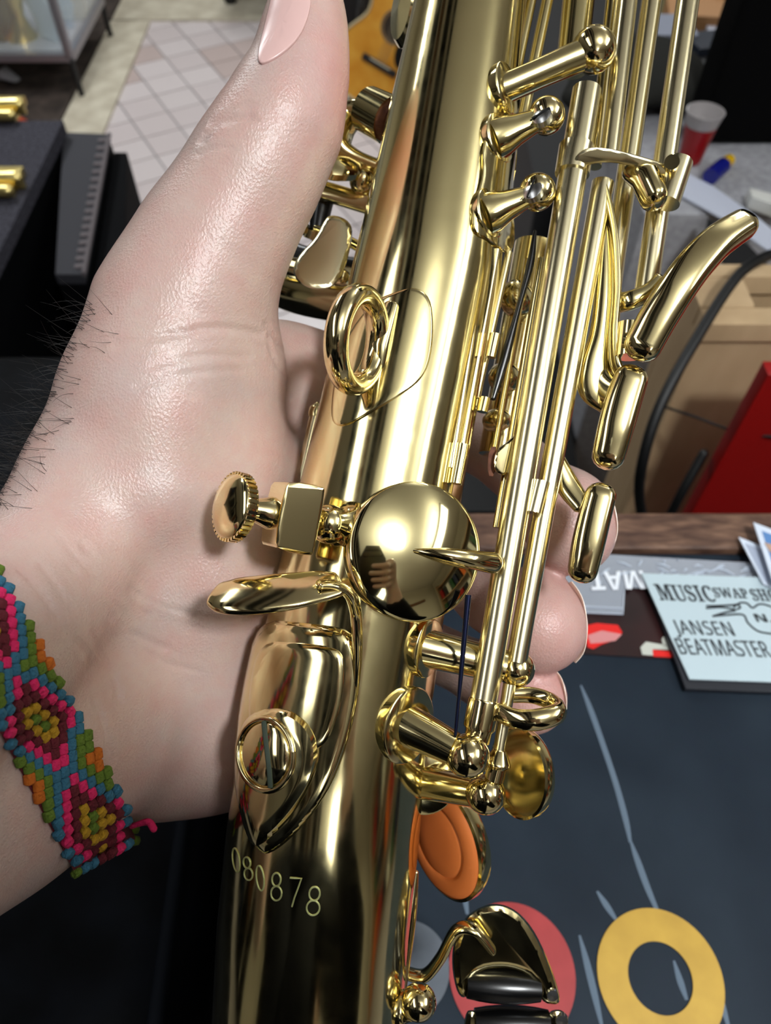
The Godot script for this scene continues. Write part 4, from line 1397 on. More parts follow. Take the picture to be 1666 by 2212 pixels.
func ring_sticker(called: String, c: Vector3, r: float, inner: float, color: Color, label: String) -> void:
	var m := mb()
	var prof := [Vector2(inner + 0.00001, 0.0), Vector2(r, 0.0), Vector2(r, 0.0005), Vector2(inner + 0.00001, 0.0005)]
	m.lathe(c + Vector3(0, 0.0003, 0), Vector3.UP, [prof[0], prof[1], prof[2], prof[3], prof[0]], 64)
	if inner > 0.0:      # an open ring has no caps
		m = mb()
		var rows := []
		for q in [prof[0], prof[1], prof[2], prof[3], prof[0]]:
			var row := PackedVector3Array()
			for k in 64: row.push_back(c + Vector3(cos(TAU * k / 64.0) * q.x, 0.0003 + q.y, sin(TAU * k / 64.0) * q.x))
			rows.append(row)
		m.grid(rows)
	var mt := mat(Color.WHITE, 0.55)
	mt.albedo_texture = ramp_texture(noise_image(128, 0.02, 52), color.darkened(0.08), color.lightened(0.05))
	tri_map(mt, 12.0)
	single(called, m, mt, c, label, "sticker")

func flat_px(corners: Array, y: float, thick: float, bev := 0.0) -> MB:      # flat piece lying at height y, corners as seen
	var b := mb()
	var o := PackedVector2Array()
	for q in corners:
		var p := on_height(q[0], q[1], y)
		o.push_back(Vector2(p.x, p.z))
	b.extrude(o, func(p: Vector2, t: float) -> Vector3: return Vector3(p.x, y - t, p.y), thick, bev, bev)
	return b

func counter_paper() -> void:
	var y := TABLE_Y
	# dark red printed strip along the far edge
	var strip := flat_px([[1150, 1205], [1760, 1215], [1800, 1445], [1150, 1405]], y + 0.0012, 0.001)
	var sm := mat(Color.WHITE, 0.35)
	sm.albedo_texture = ramp_texture(noise_image(128, 0.015, 61), Color(0.10, 0.03, 0.035), Color(0.20, 0.07, 0.07))
	tri_map(sm, 8.0)
	var S := thing("printed_strip", "dark red printed strip along the back of the counter", "poster", on_height(1400, 1300, y))
	part("sheet", strip, sm, S)
	var red := mat(Color(0.85, 0.08, 0.05), 0.5)
	part("print", flat_px([[1262, 1352], [1290, 1346], [1335, 1350], [1345, 1366], [1330, 1382], [1300, 1392], [1282, 1402], [1270, 1398], [1266, 1378]], y + 0.0016, 0.0003), red, S, 40.0, "bright red mark")
	part("print", flat_px([[1270, 1372], [1300, 1362], [1344, 1370], [1330, 1384], [1300, 1388], [1276, 1390]], y + 0.0019, 0.0003), mat(Color(0.80, 0.52, 0.52), 0.5), S, 40.0, "pink patch on the red mark")
	part("print", flat_px([[1384, 1398], [1396, 1386], [1452, 1396], [1456, 1404], [1412, 1402], [1412, 1416], [1388, 1414]], y + 0.0016, 0.0003), mat(Color(0.75, 0.76, 0.72), 0.5), S, 40.0, "white outline")
	part("print", flat_px([[1410, 1403], [1456, 1408], [1458, 1420], [1412, 1418]], y + 0.0018, 0.0003), red, S, 40.0, "red bar")
	part("print", flat_px([[1430, 1380], [1440, 1366], [1446, 1368], [1440, 1396], [1432, 1394]], y + 0.0016, 0.0003), mat(Color(0.75, 0.76, 0.72), 0.5), S, 40.0, "white stroke")
	# clear plastic sleeve
	var sl := thing("plastic_sleeve", "clear crinkled plastic sleeve with white lettering lying on the strip", "sleeve", on_height(1400, 1230, y))
	var film := mat(Color(0.72, 0.75, 0.80), 0.15)
	film.transparency = BaseMaterial3D.TRANSPARENCY_ALPHA
	film.albedo_color.a = 0.45
	part("film", flat_px([[1180, 1190], [1800, 1226], [1800, 1300], [1430, 1290], [1405, 1272], [1349, 1268], [1346, 1326], [1180, 1318]], y + 0.0034, 0.0004), film, sl)
	var cr := mb()
	var rng := RandomNumberGenerator.new(); rng.seed = 5
	for k in 34:
		var a := Vector2(rng.randf_range(1270, 1640), 0); a.y = 1200 + rng.randf_range(0, 62) + (a.x - 1270) * 0.03
		var e := Vector2(rng.randf_range(-30, 40), rng.randf_range(-14, 16))
		cr.sweep([on_height(a.x, a.y, y + 0.0034), on_height(a.x + e.x * 0.5, a.y + e.y * 0.5 - 2, y + 0.0042), on_height(a.x + e.x, a.y + e.y, y + 0.0034)], [0.0004, 0.0009, 0.0004], [0.0003, 0.0005, 0.0003], Vector3.RIGHT, 8)
	var crm := mat(Color(0.70, 0.74, 0.80), 0.2)
	var wr := part("wrinkles", cr, crm, sl, 60.0, "raised creases in the film")
	wr.set_meta("kind", "stuff")
	var ends := mb()
	for e in [[[1180, 1306], [1346, 1314]], [[1346, 1324], [1349, 1270]], [[1182, 1320], [1346, 1327]]]:
		ends.sweep([on_height(e[0][0], e[0][1], y + 0.0038), on_height(e[1][0], e[1][1], y + 0.0038)], [0.0006, 0.0006], [0.0004, 0.0004], Vector3.UP, 8)
	part("folded_edge", ends, crm, sl)
	var letters := mat(Color(0.90, 0.92, 0.95), 0.5)
	# upside-down MAT, as it lies facing the other way
	text_on("MAT", on_height(1334, 1254, y + 0.0041), Vector3(-1, 0, 0.03), Vector3(0, 0, 1), 0.036, 0.014, letters, sl, "Droid Sans", true, 0.0004)
	# white card
	var q := [[1386, 1238], [1800, 1252], [1800, 1478], [1490, 1467]]
	var card := thing("name_card", "white hand-lettered card with a line drawing of a bird on the counter", "card", on_height(1500, 1350, y))
	part("sheet", flat_px(q, y + 0.0075, 0.0012, 0.0003), mat(Color(0.72, 0.79, 0.82), 0.5), card)
	part("stand", flat_px([[1400, 1262], [1800, 1275], [1800, 1500], [1482, 1488]], y + 0.0056, 0.0044, 0.0004), mat(Color(0.12, 0.13, 0.16), 0.4), card, 40.0, "dark backing under the card")
	var ink := mat(Color(0.10, 0.12, 0.14), 0.8)
	var ty := y + 0.0078
	var up := (on_height(1386, 1238, y) - on_height(1490, 1467, y)).normalized()
	var right := (on_height(1800, 1252, y) - on_height(1386, 1238, y)).normalized()
	text_on("MUSIC", on_height(1480, 1281, ty), right, up, 0.036, 0.0125, ink, card, "Droid Serif", true, 0.0003)
	text_on("SWAP", on_height(1578, 1281, ty), right, up, 0.022, 0.0075, ink, card, "Droid Serif", true, 0.0003)
	text_on("SHOP", on_height(1660, 1286, ty), right, up, 0.022, 0.009, ink, card, "Droid Serif", true, 0.0003)
	text_on("JANSEN", on_height(1520, 1360, ty), right, up, 0.037, 0.0125, ink, card, "Droid Sans", false, 0.0003)
	text_on("BEATMASTER", on_height(1562, 1399, ty), right, up, 0.056, 0.011, ink, card, "Droid Sans", false, 0.0003)
	text_on("N.J.", on_height(1664, 1338, ty), right, up, 0.018, 0.0075, ink, card, "Droid Sans", true, 0.0003)
	for s in [
			[[1526, 1309], [1560, 1308], [1590, 1306], [1600, 1302], [1614, 1303], [1626, 1313], [1640, 1305], [1660, 1308], [1700, 1325]],
			[[1540, 1331], [1570, 1322], [1590, 1318], [1560, 1312], [1526, 1314]],
			[[1540, 1331], [1575, 1328], [1606, 1328], [1616, 1345], [1636, 1362], [1660, 1368], [1700, 1372]],
			[[1585, 1312], [1594, 1306], [1600, 1312], [1592, 1316]]]:
		var p := []; var a := []
		for z in s:
			p.append(on_height(z[0], z[1], ty)); a.append(0.0006)
		var m := mb()
		m.tube(spline(p, 4), spline(a, 4), 6, "flat")
		part("drawn_line", m, ink, card, 60.0)
	# small photographs standing at the back
	for k in [[[[1628, 1128], [1790, 1190], [1790, 1300], [1672, 1262]], Color(0.34, 0.52, 0.74), "photograph with a blue sky and a white border at the back of the counter", 0.016], [[[1596, 1160], [1700, 1200], [1720, 1290], [1650, 1262]], Color(0.66, 0.70, 0.78), "pale photograph tucked behind the blue one", 0.010]]:
		var ph := thing("photograph", k[2], "photograph", on_height(1660, 1220, y))
		part("border", flat_px(k[0], y + k[3], 0.0008), mat(Color(0.82, 0.86, 0.92), 0.4), ph)
		var c := Vector2.ZERO
		for z in k[0]: c += Vector2(z[0], z[1])
		c /= 4.0
		var inner := []
		for z in k[0]:
			var v := c + (Vector2(z[0], z[1]) - c) * 0.8
			inner.append([v.x, v.y])
		part("picture", flat_px(inner, y + k[3] + 0.0003, 0.0004), mat(k[1], 0.35), ph)
		if k[3] > 0.012:
			part("picture_shape", flat_px([[1652, 1172], [1680, 1178], [1800, 1215], [1800, 1235], [1700, 1210], [1664, 1192]], y + k[3] + 0.0006, 0.0003), mat(Color(0.72, 0.60, 0.52), 0.4), ph)
		var lg := mb()
		lg.box(on_height(c.x, c.y, y) + Vector3(0, k[3] / 2, 0), Vector3(0.02, k[3] - 0.001, 0.01))
		part("stand", lg, mat(Color(0.3, 0.3, 0.32), 0.6), ph)

func text_on(s: String, c: Vector3, right: Vector3, up: Vector3, wide: float, high: float, m: Material, parent: Node, font: String, bold: bool, depth: float) -> void:
	# lettering stretched to the width and height that it has on the thing
	var t := TextMesh.new()
	var f := SystemFont.new()
	f.font_names = PackedStringArray([font])
	if bold: f.font_weight = 700
	t.font = f
	t.font_size = 64
	t.pixel_size = 0.001
	t.depth = 0.01
	t.text = s
	t.material = m
	var box := t.get_aabb()
	var o := MeshInstance3D.new()
	o.name = "lettering"
	o.mesh = t
	parent.add_child(o, true)
	o.set_meta("label", "white capital letters" if s == "MAT" else "black hand lettering")
	var r := right.normalized()
	var u := up.normalized()
	var n := Vector3.UP
	var b := Basis(r * (wide / box.size.x), u * (high / box.size.y), n * (depth / 0.01))
	o.transform = Transform3D(b, c - b * box.get_center() - base_of(parent))

# ---------- shop behind: left ----------
func px_box(called: String, label: String, category: String, lo: Vector3, hi: Vector3, m: Material, bev := 0.006, group := "") -> Node3D:
	var c := (lo + hi) / 2.0
	var t := thing(called, label, category, Vector3(c.x, lo.y, c.z), group)
	var b := mb()
	b.box(c, hi - lo, bev)
	part("shell", b, m, t)
	return t

func background_left() -> void:
	var tolex := dull(Color.WHITE, 0.75)
	tolex.albedo_texture = ramp_texture(noise_image(256, 0.08, 71), Color(0.16, 0.16, 0.18), Color(0.32, 0.315, 0.35))
	tri_map(tolex, 6.0)
	var blackm := dull(Color(0.03, 0.032, 0.04), 0.7)
	var grey := mat(Color(0.16, 0.16, 0.185), 0.8)
	var gold := mat(Color(0.88, 0.80, 0.52), 0.3, 1.0)
	# first upright case: its textured top and brass latches
	var h1 := 0.75
	var A := thing("instrument_case", "black textured instrument case with brass latches standing upright", "case", Vector3(-0.85, 0, -1.2))
	var p1 := on_height(130, 262, h1)
	var p0 := on_height(0, 522, h1)
	var b := mb()
	var xr := p1.x
	b.box(Vector3(xr - 0.26, (h1 - 0.024) / 2, (p1.z - 0.75) / 2), Vector3(0.52, h1 - 0.024, -0.75 - p1.z), 0.01)
	part("shell", b, blackm, A)
	var lid := mb()
	lid.box(Vector3(xr - 0.26, h1 - 0.012, (p1.z - 0.75) / 2), Vector3(0.53, 0.024, -0.75 - p1.z + 0.012), 0.004)
	part("lid", lid, tolex, A, 40.0, "dark grey textured lid")
	for q in [[[8, 400], 0.05], [[15, 242], 0.035]]:
		var c := on_height(q[0][0], q[0][1], h1)
		var L := mb()
		L.box(c + Vector3(0.0, 0.006, 0), Vector3(0.055, 0.014, 0.075), 0.004)
		L.tube([c + Vector3(-0.025, 0.018, 0.012), c + Vector3(0.03, 0.018, 0.008)], [0.012, 0.012], 18, "round")
		L.tube([c + Vector3(-0.02, 0.014, 0.04), c + Vector3(0.024, 0.014, 0.04)], [0.010, 0.010], 18, "round")
		L.box(c + Vector3(0.03, 0.012, 0.01), Vector3(0.02, 0.02, 0.016), 0.004)
		part("latch", L, gold, A, 40.0, "brass latch")
	# second, narrower case
	var h2 := 0.72
	var B := thing("instrument_case", "narrow grey-topped case with a stitched edge between the black case and the floor tiles", "case", Vector3(-0.52, 0, -1.15))
	var o2 := PackedVector2Array()
	for q in [[136, 284], [234, 288], [178, 592], [118, 592]]:
		var p := on_height(q[0], q[1], h2)
		o2.push_back(Vector2(p.x, p.z))
	var lid2 := mb()
	lid2.extrude(o2, func(p: Vector2, t: float) -> Vector3: return Vector3(p.x, h2 - t, p.y), 0.02, 0.003, 0.003)
	part("lid", lid2, grey, B)
	var sh := mb()
	sh.extrude(o2, func(p: Vector2, t: float) -> Vector3: return Vector3(p.x, h2 - 0.02 - t, p.y), h2 - 0.02, 0.004, 0.004)
	part("shell", sh, blackm, B)
	var stitch := mat(Color(0.36, 0.33, 0.34), 0.8)
	for k in 17:
		var t := (k + 0.5) / 17.0
		var c := on_height(lerpf(224, 172, t), lerpf(296, 585, t), h2)
		var m := mb()
		m.box(c + Vector3(0, 0.001, 0), Vector3(0.016, 0.004, 0.010), 0.001, Basis(Vector3.UP, 0.15))
		part("stitch", m, stitch, B)
	var bead := mb()
	bead.tube([on_height(236, 290, h2), on_height(181, 592, h2)], [0.004, 0.004], 10)
	part("piping", bead, stitch, B)
	var darkp := mb()
	darkp.extrude(PackedVector2Array([o2[1] + Vector2(0.004, 0.01), o2[1] + Vector2(0.028, 0.01), o2[2] + Vector2(0.055, 0), o2[2] + Vector2(0.004, 0)]), func(p: Vector2, t: float) -> Vector3: return Vector3(p.x, 0.69 - t, p.y), 0.69, 0.002, 0.002)
	single("instrument_case", darkp, blackm, Vector3(-0.46, 0, -1.16), "thin black case leaning against the narrow grey-topped case", "case")
	# soft black bag below, at the left of the counter
	var leather := dull(Color.WHITE, 0.6)
	leather.albedo_texture = ramp_texture(noise_image(256, 0.012, 75), Color(0.02, 0.022, 0.028), Color(0.055, 0.065, 0.085))
	tri_map(leather, 5.0)
	var bag := thing("gig_bag", "soft black gig bag lying in the shade below the wrist", "bag", Vector3(-0.35, 0.78, -0.2))
	var bg := mb()
	bg.sweep([Vector3(-0.36, 0.87, 0.12), Vector3(-0.36, 0.87, -0.05), Vector3(-0.36, 0.87, -0.25), Vector3(-0.36, 0.87, -0.45), Vector3(-0.36, 0.86, -0.54)], [0.24, 0.255, 0.255, 0.25, 0.2], [0.08, 0.09, 0.09, 0.085, 0.07], Vector3.RIGHT, 40, "round", 3.2)
	part("body", bg, leather, bag, 60.0)
	var seam := mb()
	seam.tube([Vector3(-0.125, 0.925, 0.1), Vector3(-0.13, 0.93, 0.0), Vector3(-0.135, 0.93, -0.3)], [0.005, 0.005, 0.005], 10)
	part("seam", seam, dull(Color(0.07, 0.08, 0.10), 0.7), bag)
	var stand := px_box("low_cabinet", "low black cabinet under the gig bag", "cabinet", Vector3(-0.68, 0, -0.62), Vector3(-0.09, 0.775, 0.2), blackm)
	display_case()
	guitar()
	office_chair()

func display_case() -> void:
	var alu := mat(Color(0.62, 0.61, 0.64), 0.35, 0.7)
	var lo := Vector3(-2.3, 0.15, -3.55)
	var hi := Vector3(-1.17, 0.95, -3.03)
	var T := thing("display_case", "aluminium framed glass display case with brass instruments inside", "cabinet", Vector3(-1.7, 0, -3.3))
	var s := 0.028
	for y in [lo.y, hi.y]:
		for z in [lo.z, hi.z]:
			var m := mb(); m.box(Vector3((lo.x + hi.x) / 2, y, z), Vector3(hi.x - lo.x, s, s), 0.003)
			part("rail", m, alu, T)
		for x in [lo.x, hi.x]:
			var m := mb(); m.box(Vector3(x, y, (lo.z + hi.z) / 2), Vector3(s, s, hi.z - lo.z), 0.003)
			part("rail", m, alu, T)
	for x in [lo.x, hi.x]:
		for z in [lo.z, hi.z]:
			var m := mb(); m.box(Vector3(x, (lo.y + hi.y) / 2, z), Vector3(s, hi.y - lo.y, s), 0.003)
			part("post", m, alu, T)
			var l := mb(); l.tube([Vector3(x, 0.006, z), Vector3(x, lo.y, z)], [0.011, 0.011], 12)
			part("leg", l, mat(Color(0.08, 0.08, 0.09), 0.5), T)
	var sh := mb(); sh.box(Vector3((lo.x + hi.x) / 2, lo.y + 0.012, (lo.z + hi.z) / 2), Vector3(hi.x - lo.x - 0.03, 0.012, hi.z - lo.z - 0.03))
	part("shelf", sh, mat(Color(0.75, 0.77, 0.80), 0.25), T)
	var glass := mat(Color(0.9, 0.95, 0.97, 0.12), 0.03)
	glass.transparency = BaseMaterial3D.TRANSPARENCY_ALPHA
	var g1 := mb(); g1.box(Vector3((lo.x + hi.x) / 2, (lo.y + hi.y) / 2, hi.z + 0.004), Vector3(hi.x - lo.x - 0.03, hi.y - lo.y - 0.03, 0.004))
	part("pane", g1, glass, T)
	var g2 := mb(); g2.box(Vector3(hi.x + 0.004, (lo.y + hi.y) / 2, (lo.z + hi.z) / 2), Vector3(0.004, hi.y - lo.y - 0.03, hi.z - lo.z - 0.03))
	part("pane", g2, glass, T)
	# contents
	var gold := mat(Color(0.62, 0.50, 0.20), 0.45, 0.9)
	var box := thing("gold_box", "dull gold box with a pale stripe in the display case", "box", Vector3(-1.62, lo.y + 0.018, -3.17))
	var m1 := mb(); m1.box(Vector3(-1.60, lo.y + 0.10, -3.17), Vector3(0.36, 0.16, 0.14), 0.006)
	part("carton", m1, gold, box)
	var m2 := mb(); m2.box(Vector3(-1.60, lo.y + 0.10, -3.098), Vector3(0.26, 0.03, 0.004), 0.0005)
	part("stripe", m2, mat(Color(0.8, 0.77, 0.66), 0.5), box, 40.0, "pale stripe")
	var rng := RandomNumberGenerator.new(); rng.seed = 8
	var horn := thing("brass_mute", "bright brass bell-shaped mute in the display case", "mute", Vector3(-1.37, lo.y + 0.018, -3.15))
	var hb := mb()
	hb.lathe(Vector3(-1.37, lo.y + 0.018, -3.15), Vector3(0.15, 1, 0.1), [Vector2(0.06, 0.0), Vector2(0.04, 0.03), Vector2(0.022, 0.08), Vector2(0.03, 0.13), Vector2(0.05, 0.17), Vector2(0.055, 0.2)], 24)
	part("bell", hb, mat(Color(0.95, 0.84, 0.52), 0.3, 1.0), horn)
	var rb := mb(); rb.torus(Vector3(-1.40, lo.y + 0.018 + 0.2, -3.13), Vector3(0.15, 1, 0.1), 0.055, 0.006)
	part("rim", rb, mat(Color(0.95, 0.84, 0.52), 0.3, 1.0), horn)
	for k in 3:
		var c := Vector3(-1.26 + 0.02 * k, lo.y + 0.02, -3.14 - 0.11 * k)
		var pk := mb()
		pk.sweep([c, c + Vector3(0.01, 0.07, 0), c + Vector3(-0.01, 0.15, 0.01), c + Vector3(0, 0.19, 0.01)], [0.045, 0.055, 0.05, 0.03], [0.015, 0.025, 0.02, 0.006], Vector3(1, 0, 0.4), 14, "flat", 3.0)
		single("plastic_packet", pk, mat([Color(0.86, 0.92, 0.95), Color(0.66, 0.80, 0.92), Color(0.9, 0.9, 0.88)][k], 0.2), c, ["white blue plastic packet at the front corner of the display case", "light blue plastic packet behind the white one in the display case", "pale plastic packet at the back of the display case"][k], "packet", "packets in the display case")
	# orange strap on the floor covering in front
	var st := mb()
	st.sweep(spline([Vector3(-1.95, 0.02, -3.0), Vector3(-1.6, 0.025, -2.98), Vector3(-1.4, 0.022, -2.85), Vector3(-1.25, 0.022, -2.72)], 6), spline([0.02, 0.025, 0.025, 0.03], 6), spline([0.010, 0.014, 0.012, 0.012], 6), Vector3(0, 0, 1), 12)
	single("orange_strap", st, mat(Color(0.72, 0.26, 0.09), 0.7), Vector3(-1.5, 0.01, -2.9), "orange strap lying on the dark floor covering", "strap")
	for k in [[-1.75, -3.12, 0.05], [-1.5, -3.16, 0.035]]:
		var pb := mb()
		pb.sweep([Vector3(k[0] - 0.05, 0.02, k[1]), Vector3(k[0], 0.035, k[1]), Vector3(k[0] + 0.05, 0.018, k[1] + 0.02)], [0.03, k[2], 0.02], [0.008, 0.02, 0.006], Vector3(0, 0, 1), 12)
		single("crumpled_paper", pb, mat(Color(0.70, 0.70, 0.72), 0.7), Vector3(k[0], 0.01, k[1]), "larger crumpled white paper under the display case" if k[0] < -1.6 else "small crumpled white paper under the display case", "paper")

func guitar() -> void:
	# acoustic guitar leaning back on a stand; local frame: x across, y along the body, n out of the soundboard
	var foot := on_height(782, 226, 0.045)
	var y := Vector3(0.46, 0.86, -0.24).normalized()
	var n := Vector3(-0.05, 0.28, 0.96); n = (n - y * n.dot(y)).normalized()
	var x := y.cross(n)
	var T := thing("acoustic_guitar", "honey coloured acoustic guitar standing on the shop floor", "guitar", foot)
	var half := [Vector2(0.0, 0.0), Vector2(0.09, 0.006), Vector2(0.16, 0.045), Vector2(0.198, 0.11), Vector2(0.195, 0.18), Vector2(0.16, 0.245), Vector2(0.128, 0.295), Vector2(0.122, 0.33), Vector2(0.135, 0.375), Vector2(0.145, 0.415), Vector2(0.135, 0.46), Vector2(0.09, 0.492), Vector2(0.03, 0.5)]
	var o := []
	for p in half: o.append(p)
	for k in range(half.size() - 1, 0, -1): o.append(Vector2(-half[k].x, half[k].y))
	var out := smooth(o, true, 2)
	var put := func(p: Vector2, t: float) -> Vector3: return foot + x * (p.x * 0.87) + y * (p.y * 0.87) - n * t
	var wood := mat(Color.WHITE, 0.22)
	wood.albedo_texture = ramp_texture(noise_image(256, 0.01, 81), Color(0.84, 0.55, 0.17), Color(0.92, 0.68, 0.28))
	tri_map(wood, 3.0)
	var b := mb(); b.extrude(out, put, 0.1, 0.004, 0.004)
	part("body", b, wood, T)
	var bind := mb()
	var rp := []; var rr := []
	for p in out: rp.append(put.call(p, 0.0)); rr.append(0.005)
	rp.append(rp[0]); rr.append(0.005)
	bind.tube(rp, rr, 8, "open")
	part("binding", bind, mat(Color(0.75, 0.68, 0.52), 0.4), T, 60.0)
	var hole := mb(); hole.lathe(put.call(Vector2(0.0, 0.315), 0.0), n, [Vector2(0.046, -0.0005), Vector2(0.046, 0.0008), Vector2(0.0001, 0.001)], 36)
	part("sound_hole", hole, mat(Color(0.20, 0.15, 0.10), 0.8), T)
	var ros := mb(); ros.torus(put.call(Vector2(0.0, 0.315), 0.0), n, 0.051, 0.004, 0.4)
	part("rosette", ros, mat(Color(0.42, 0.36, 0.28), 0.5), T)
	var pg := mb(); pg.extrude(smooth([Vector2(0.03, 0.30), Vector2(0.06, 0.31), Vector2(0.09, 0.27), Vector2(0.10, 0.21), Vector2(0.07, 0.18), Vector2(0.035, 0.22)], true, 2), func(p: Vector2, t: float) -> Vector3: return foot + x * (p.x * 0.87) + y * (p.y * 0.87) + n * (0.002 - t), 0.002, 0.0005, 0.0005)
	part("pickguard", pg, mat(Color(0.02, 0.02, 0.02), 0.3), T, 40.0, "black pickguard")
	var br := mb(); br.box(put.call(Vector2(0, 0.165), -0.006), Vector3(0.135, 0.023, 0.012), 0.004, Basis(x, y, n))
	part("bridge", br, mat(Color(0.07, 0.05, 0.05), 0.5), T, 40.0, "dark bridge")
	var sd := mb(); sd.box(put.call(Vector2(0, 0.172), -0.014), Vector3(0.08, 0.004, 0.006), 0.001, Basis(x, y, n))
	part("saddle", sd, mat(Color(0.8, 0.78, 0.7), 0.4), T)
	var nk := mb(); nk.box(put.call(Vector2(0, 0.72), 0.0), Vector3(0.046, 0.56, 0.03), 0.006, Basis(x, y, n))
	part("neck", nk, mat(Color(0.18, 0.11, 0.07), 0.5), T)
	for k in 6:
		var sg := mb()
		sg.tube([put.call(Vector2(-0.02 + k * 0.008, 0.168), -0.016), put.call(Vector2(-0.018 + k * 0.0072, 1.04), -0.022)], [0.0007, 0.0007], 6)
		part("string", sg, mat(Color(0.7, 0.65, 0.55), 0.4, 0.8), T)
	var st := thing("guitar_stand", "low black guitar stand under the honey coloured guitar", "stand", Vector3(foot.x, 0, foot.z))
	var sm := mat(Color(0.03, 0.03, 0.035), 0.5)
	for sx in [-1.0, 1.0]:
		var l := mb(); l.tube([Vector3(foot.x + 0.08 * sx, 0.008, foot.z + 0.08), Vector3(foot.x + 0.05 * sx, 0.02, foot.z - 0.02), Vector3(foot.x, 0.35, foot.z - 0.2)], [0.008, 0.008, 0.008], 10)
		part("leg", l, sm, st)
	# black cases behind the guitar
	var c1 := px_box("guitar_case", "tall black guitar case behind the guitar", "case", Vector3(-0.24, 0.006, -3.66), Vector3(0.32, 1.1, -3.40), mat(Color(0.025, 0.03, 0.034), 0.6), 0.03)
	var lt := mb(); lt.box(Vector3(-0.17, 0.24, -3.395), Vector3(0.03, 0.04, 0.012), 0.003)
	part("latch", lt, mat(Color(0.6, 0.6, 0.62), 0.3, 1.0), c1, 40.0, "steel latch")

func office_chair() -> void:
	var c := on_height(640, -30, 0.06)
	var T := thing("office_chair", "black five-star office chair base beyond the thumb", "chair", Vector3(c.x, 0, c.z))
	var m := mat(Color(0.03, 0.032, 0.036), 0.4)
	var hub := mb(); hub.lathe(Vector3(c.x, 0.08, c.z), Vector3.UP, [Vector2(0.045, 0.0), Vector2(0.05, 0.05), Vector2(0.028, 0.08), Vector2(0.028, 0.40)], 24)
	part("column", hub, m, T)
	var seat := mb()
	seat.sweep([Vector3(c.x - 0.24, 0.50, c.z), Vector3(c.x, 0.49, c.z), Vector3(c.x + 0.24, 0.50, c.z)], [0.22, 0.25, 0.22], [0.035, 0.045, 0.035], Vector3(0, 0, 1), 24, "round", 3.0)
	part("seat", seat, m, T, 60.0)
	for k in 5:
		var a := deg_to_rad(100 + 72.0 * k)
		var d := Vector3(cos(a), 0, sin(a))
		if k == 0: pass
		var leg := mb()
		leg.sweep(spline([Vector3(c.x, 0.12, c.z) + d * 0.03, Vector3(c.x, 0.12, c.z) + d * 0.15, Vector3(c.x, 0.085, c.z) + d * 0.30], 6), spline([0.026, 0.022, 0.016], 6), spline([0.02, 0.018, 0.014], 6), Vector3(-d.z, 0, d.x), 14)
		part("leg", leg, m, T, 60.0)
		var w := mb()
		for s in [-0.014, 0.014]:
			var o: Vector3 = Vector3(c.x, 0.034, c.z) + d * 0.30 + Vector3(-d.z, 0, d.x) * s
			w.lathe(o, Vector3(-d.z, 0, d.x), [Vector2(0.02, -0.009), Vector2(0.028, -0.006), Vector2(0.028, 0.006), Vector2(0.02, 0.009)], 20)
		part("caster", w, m, T)

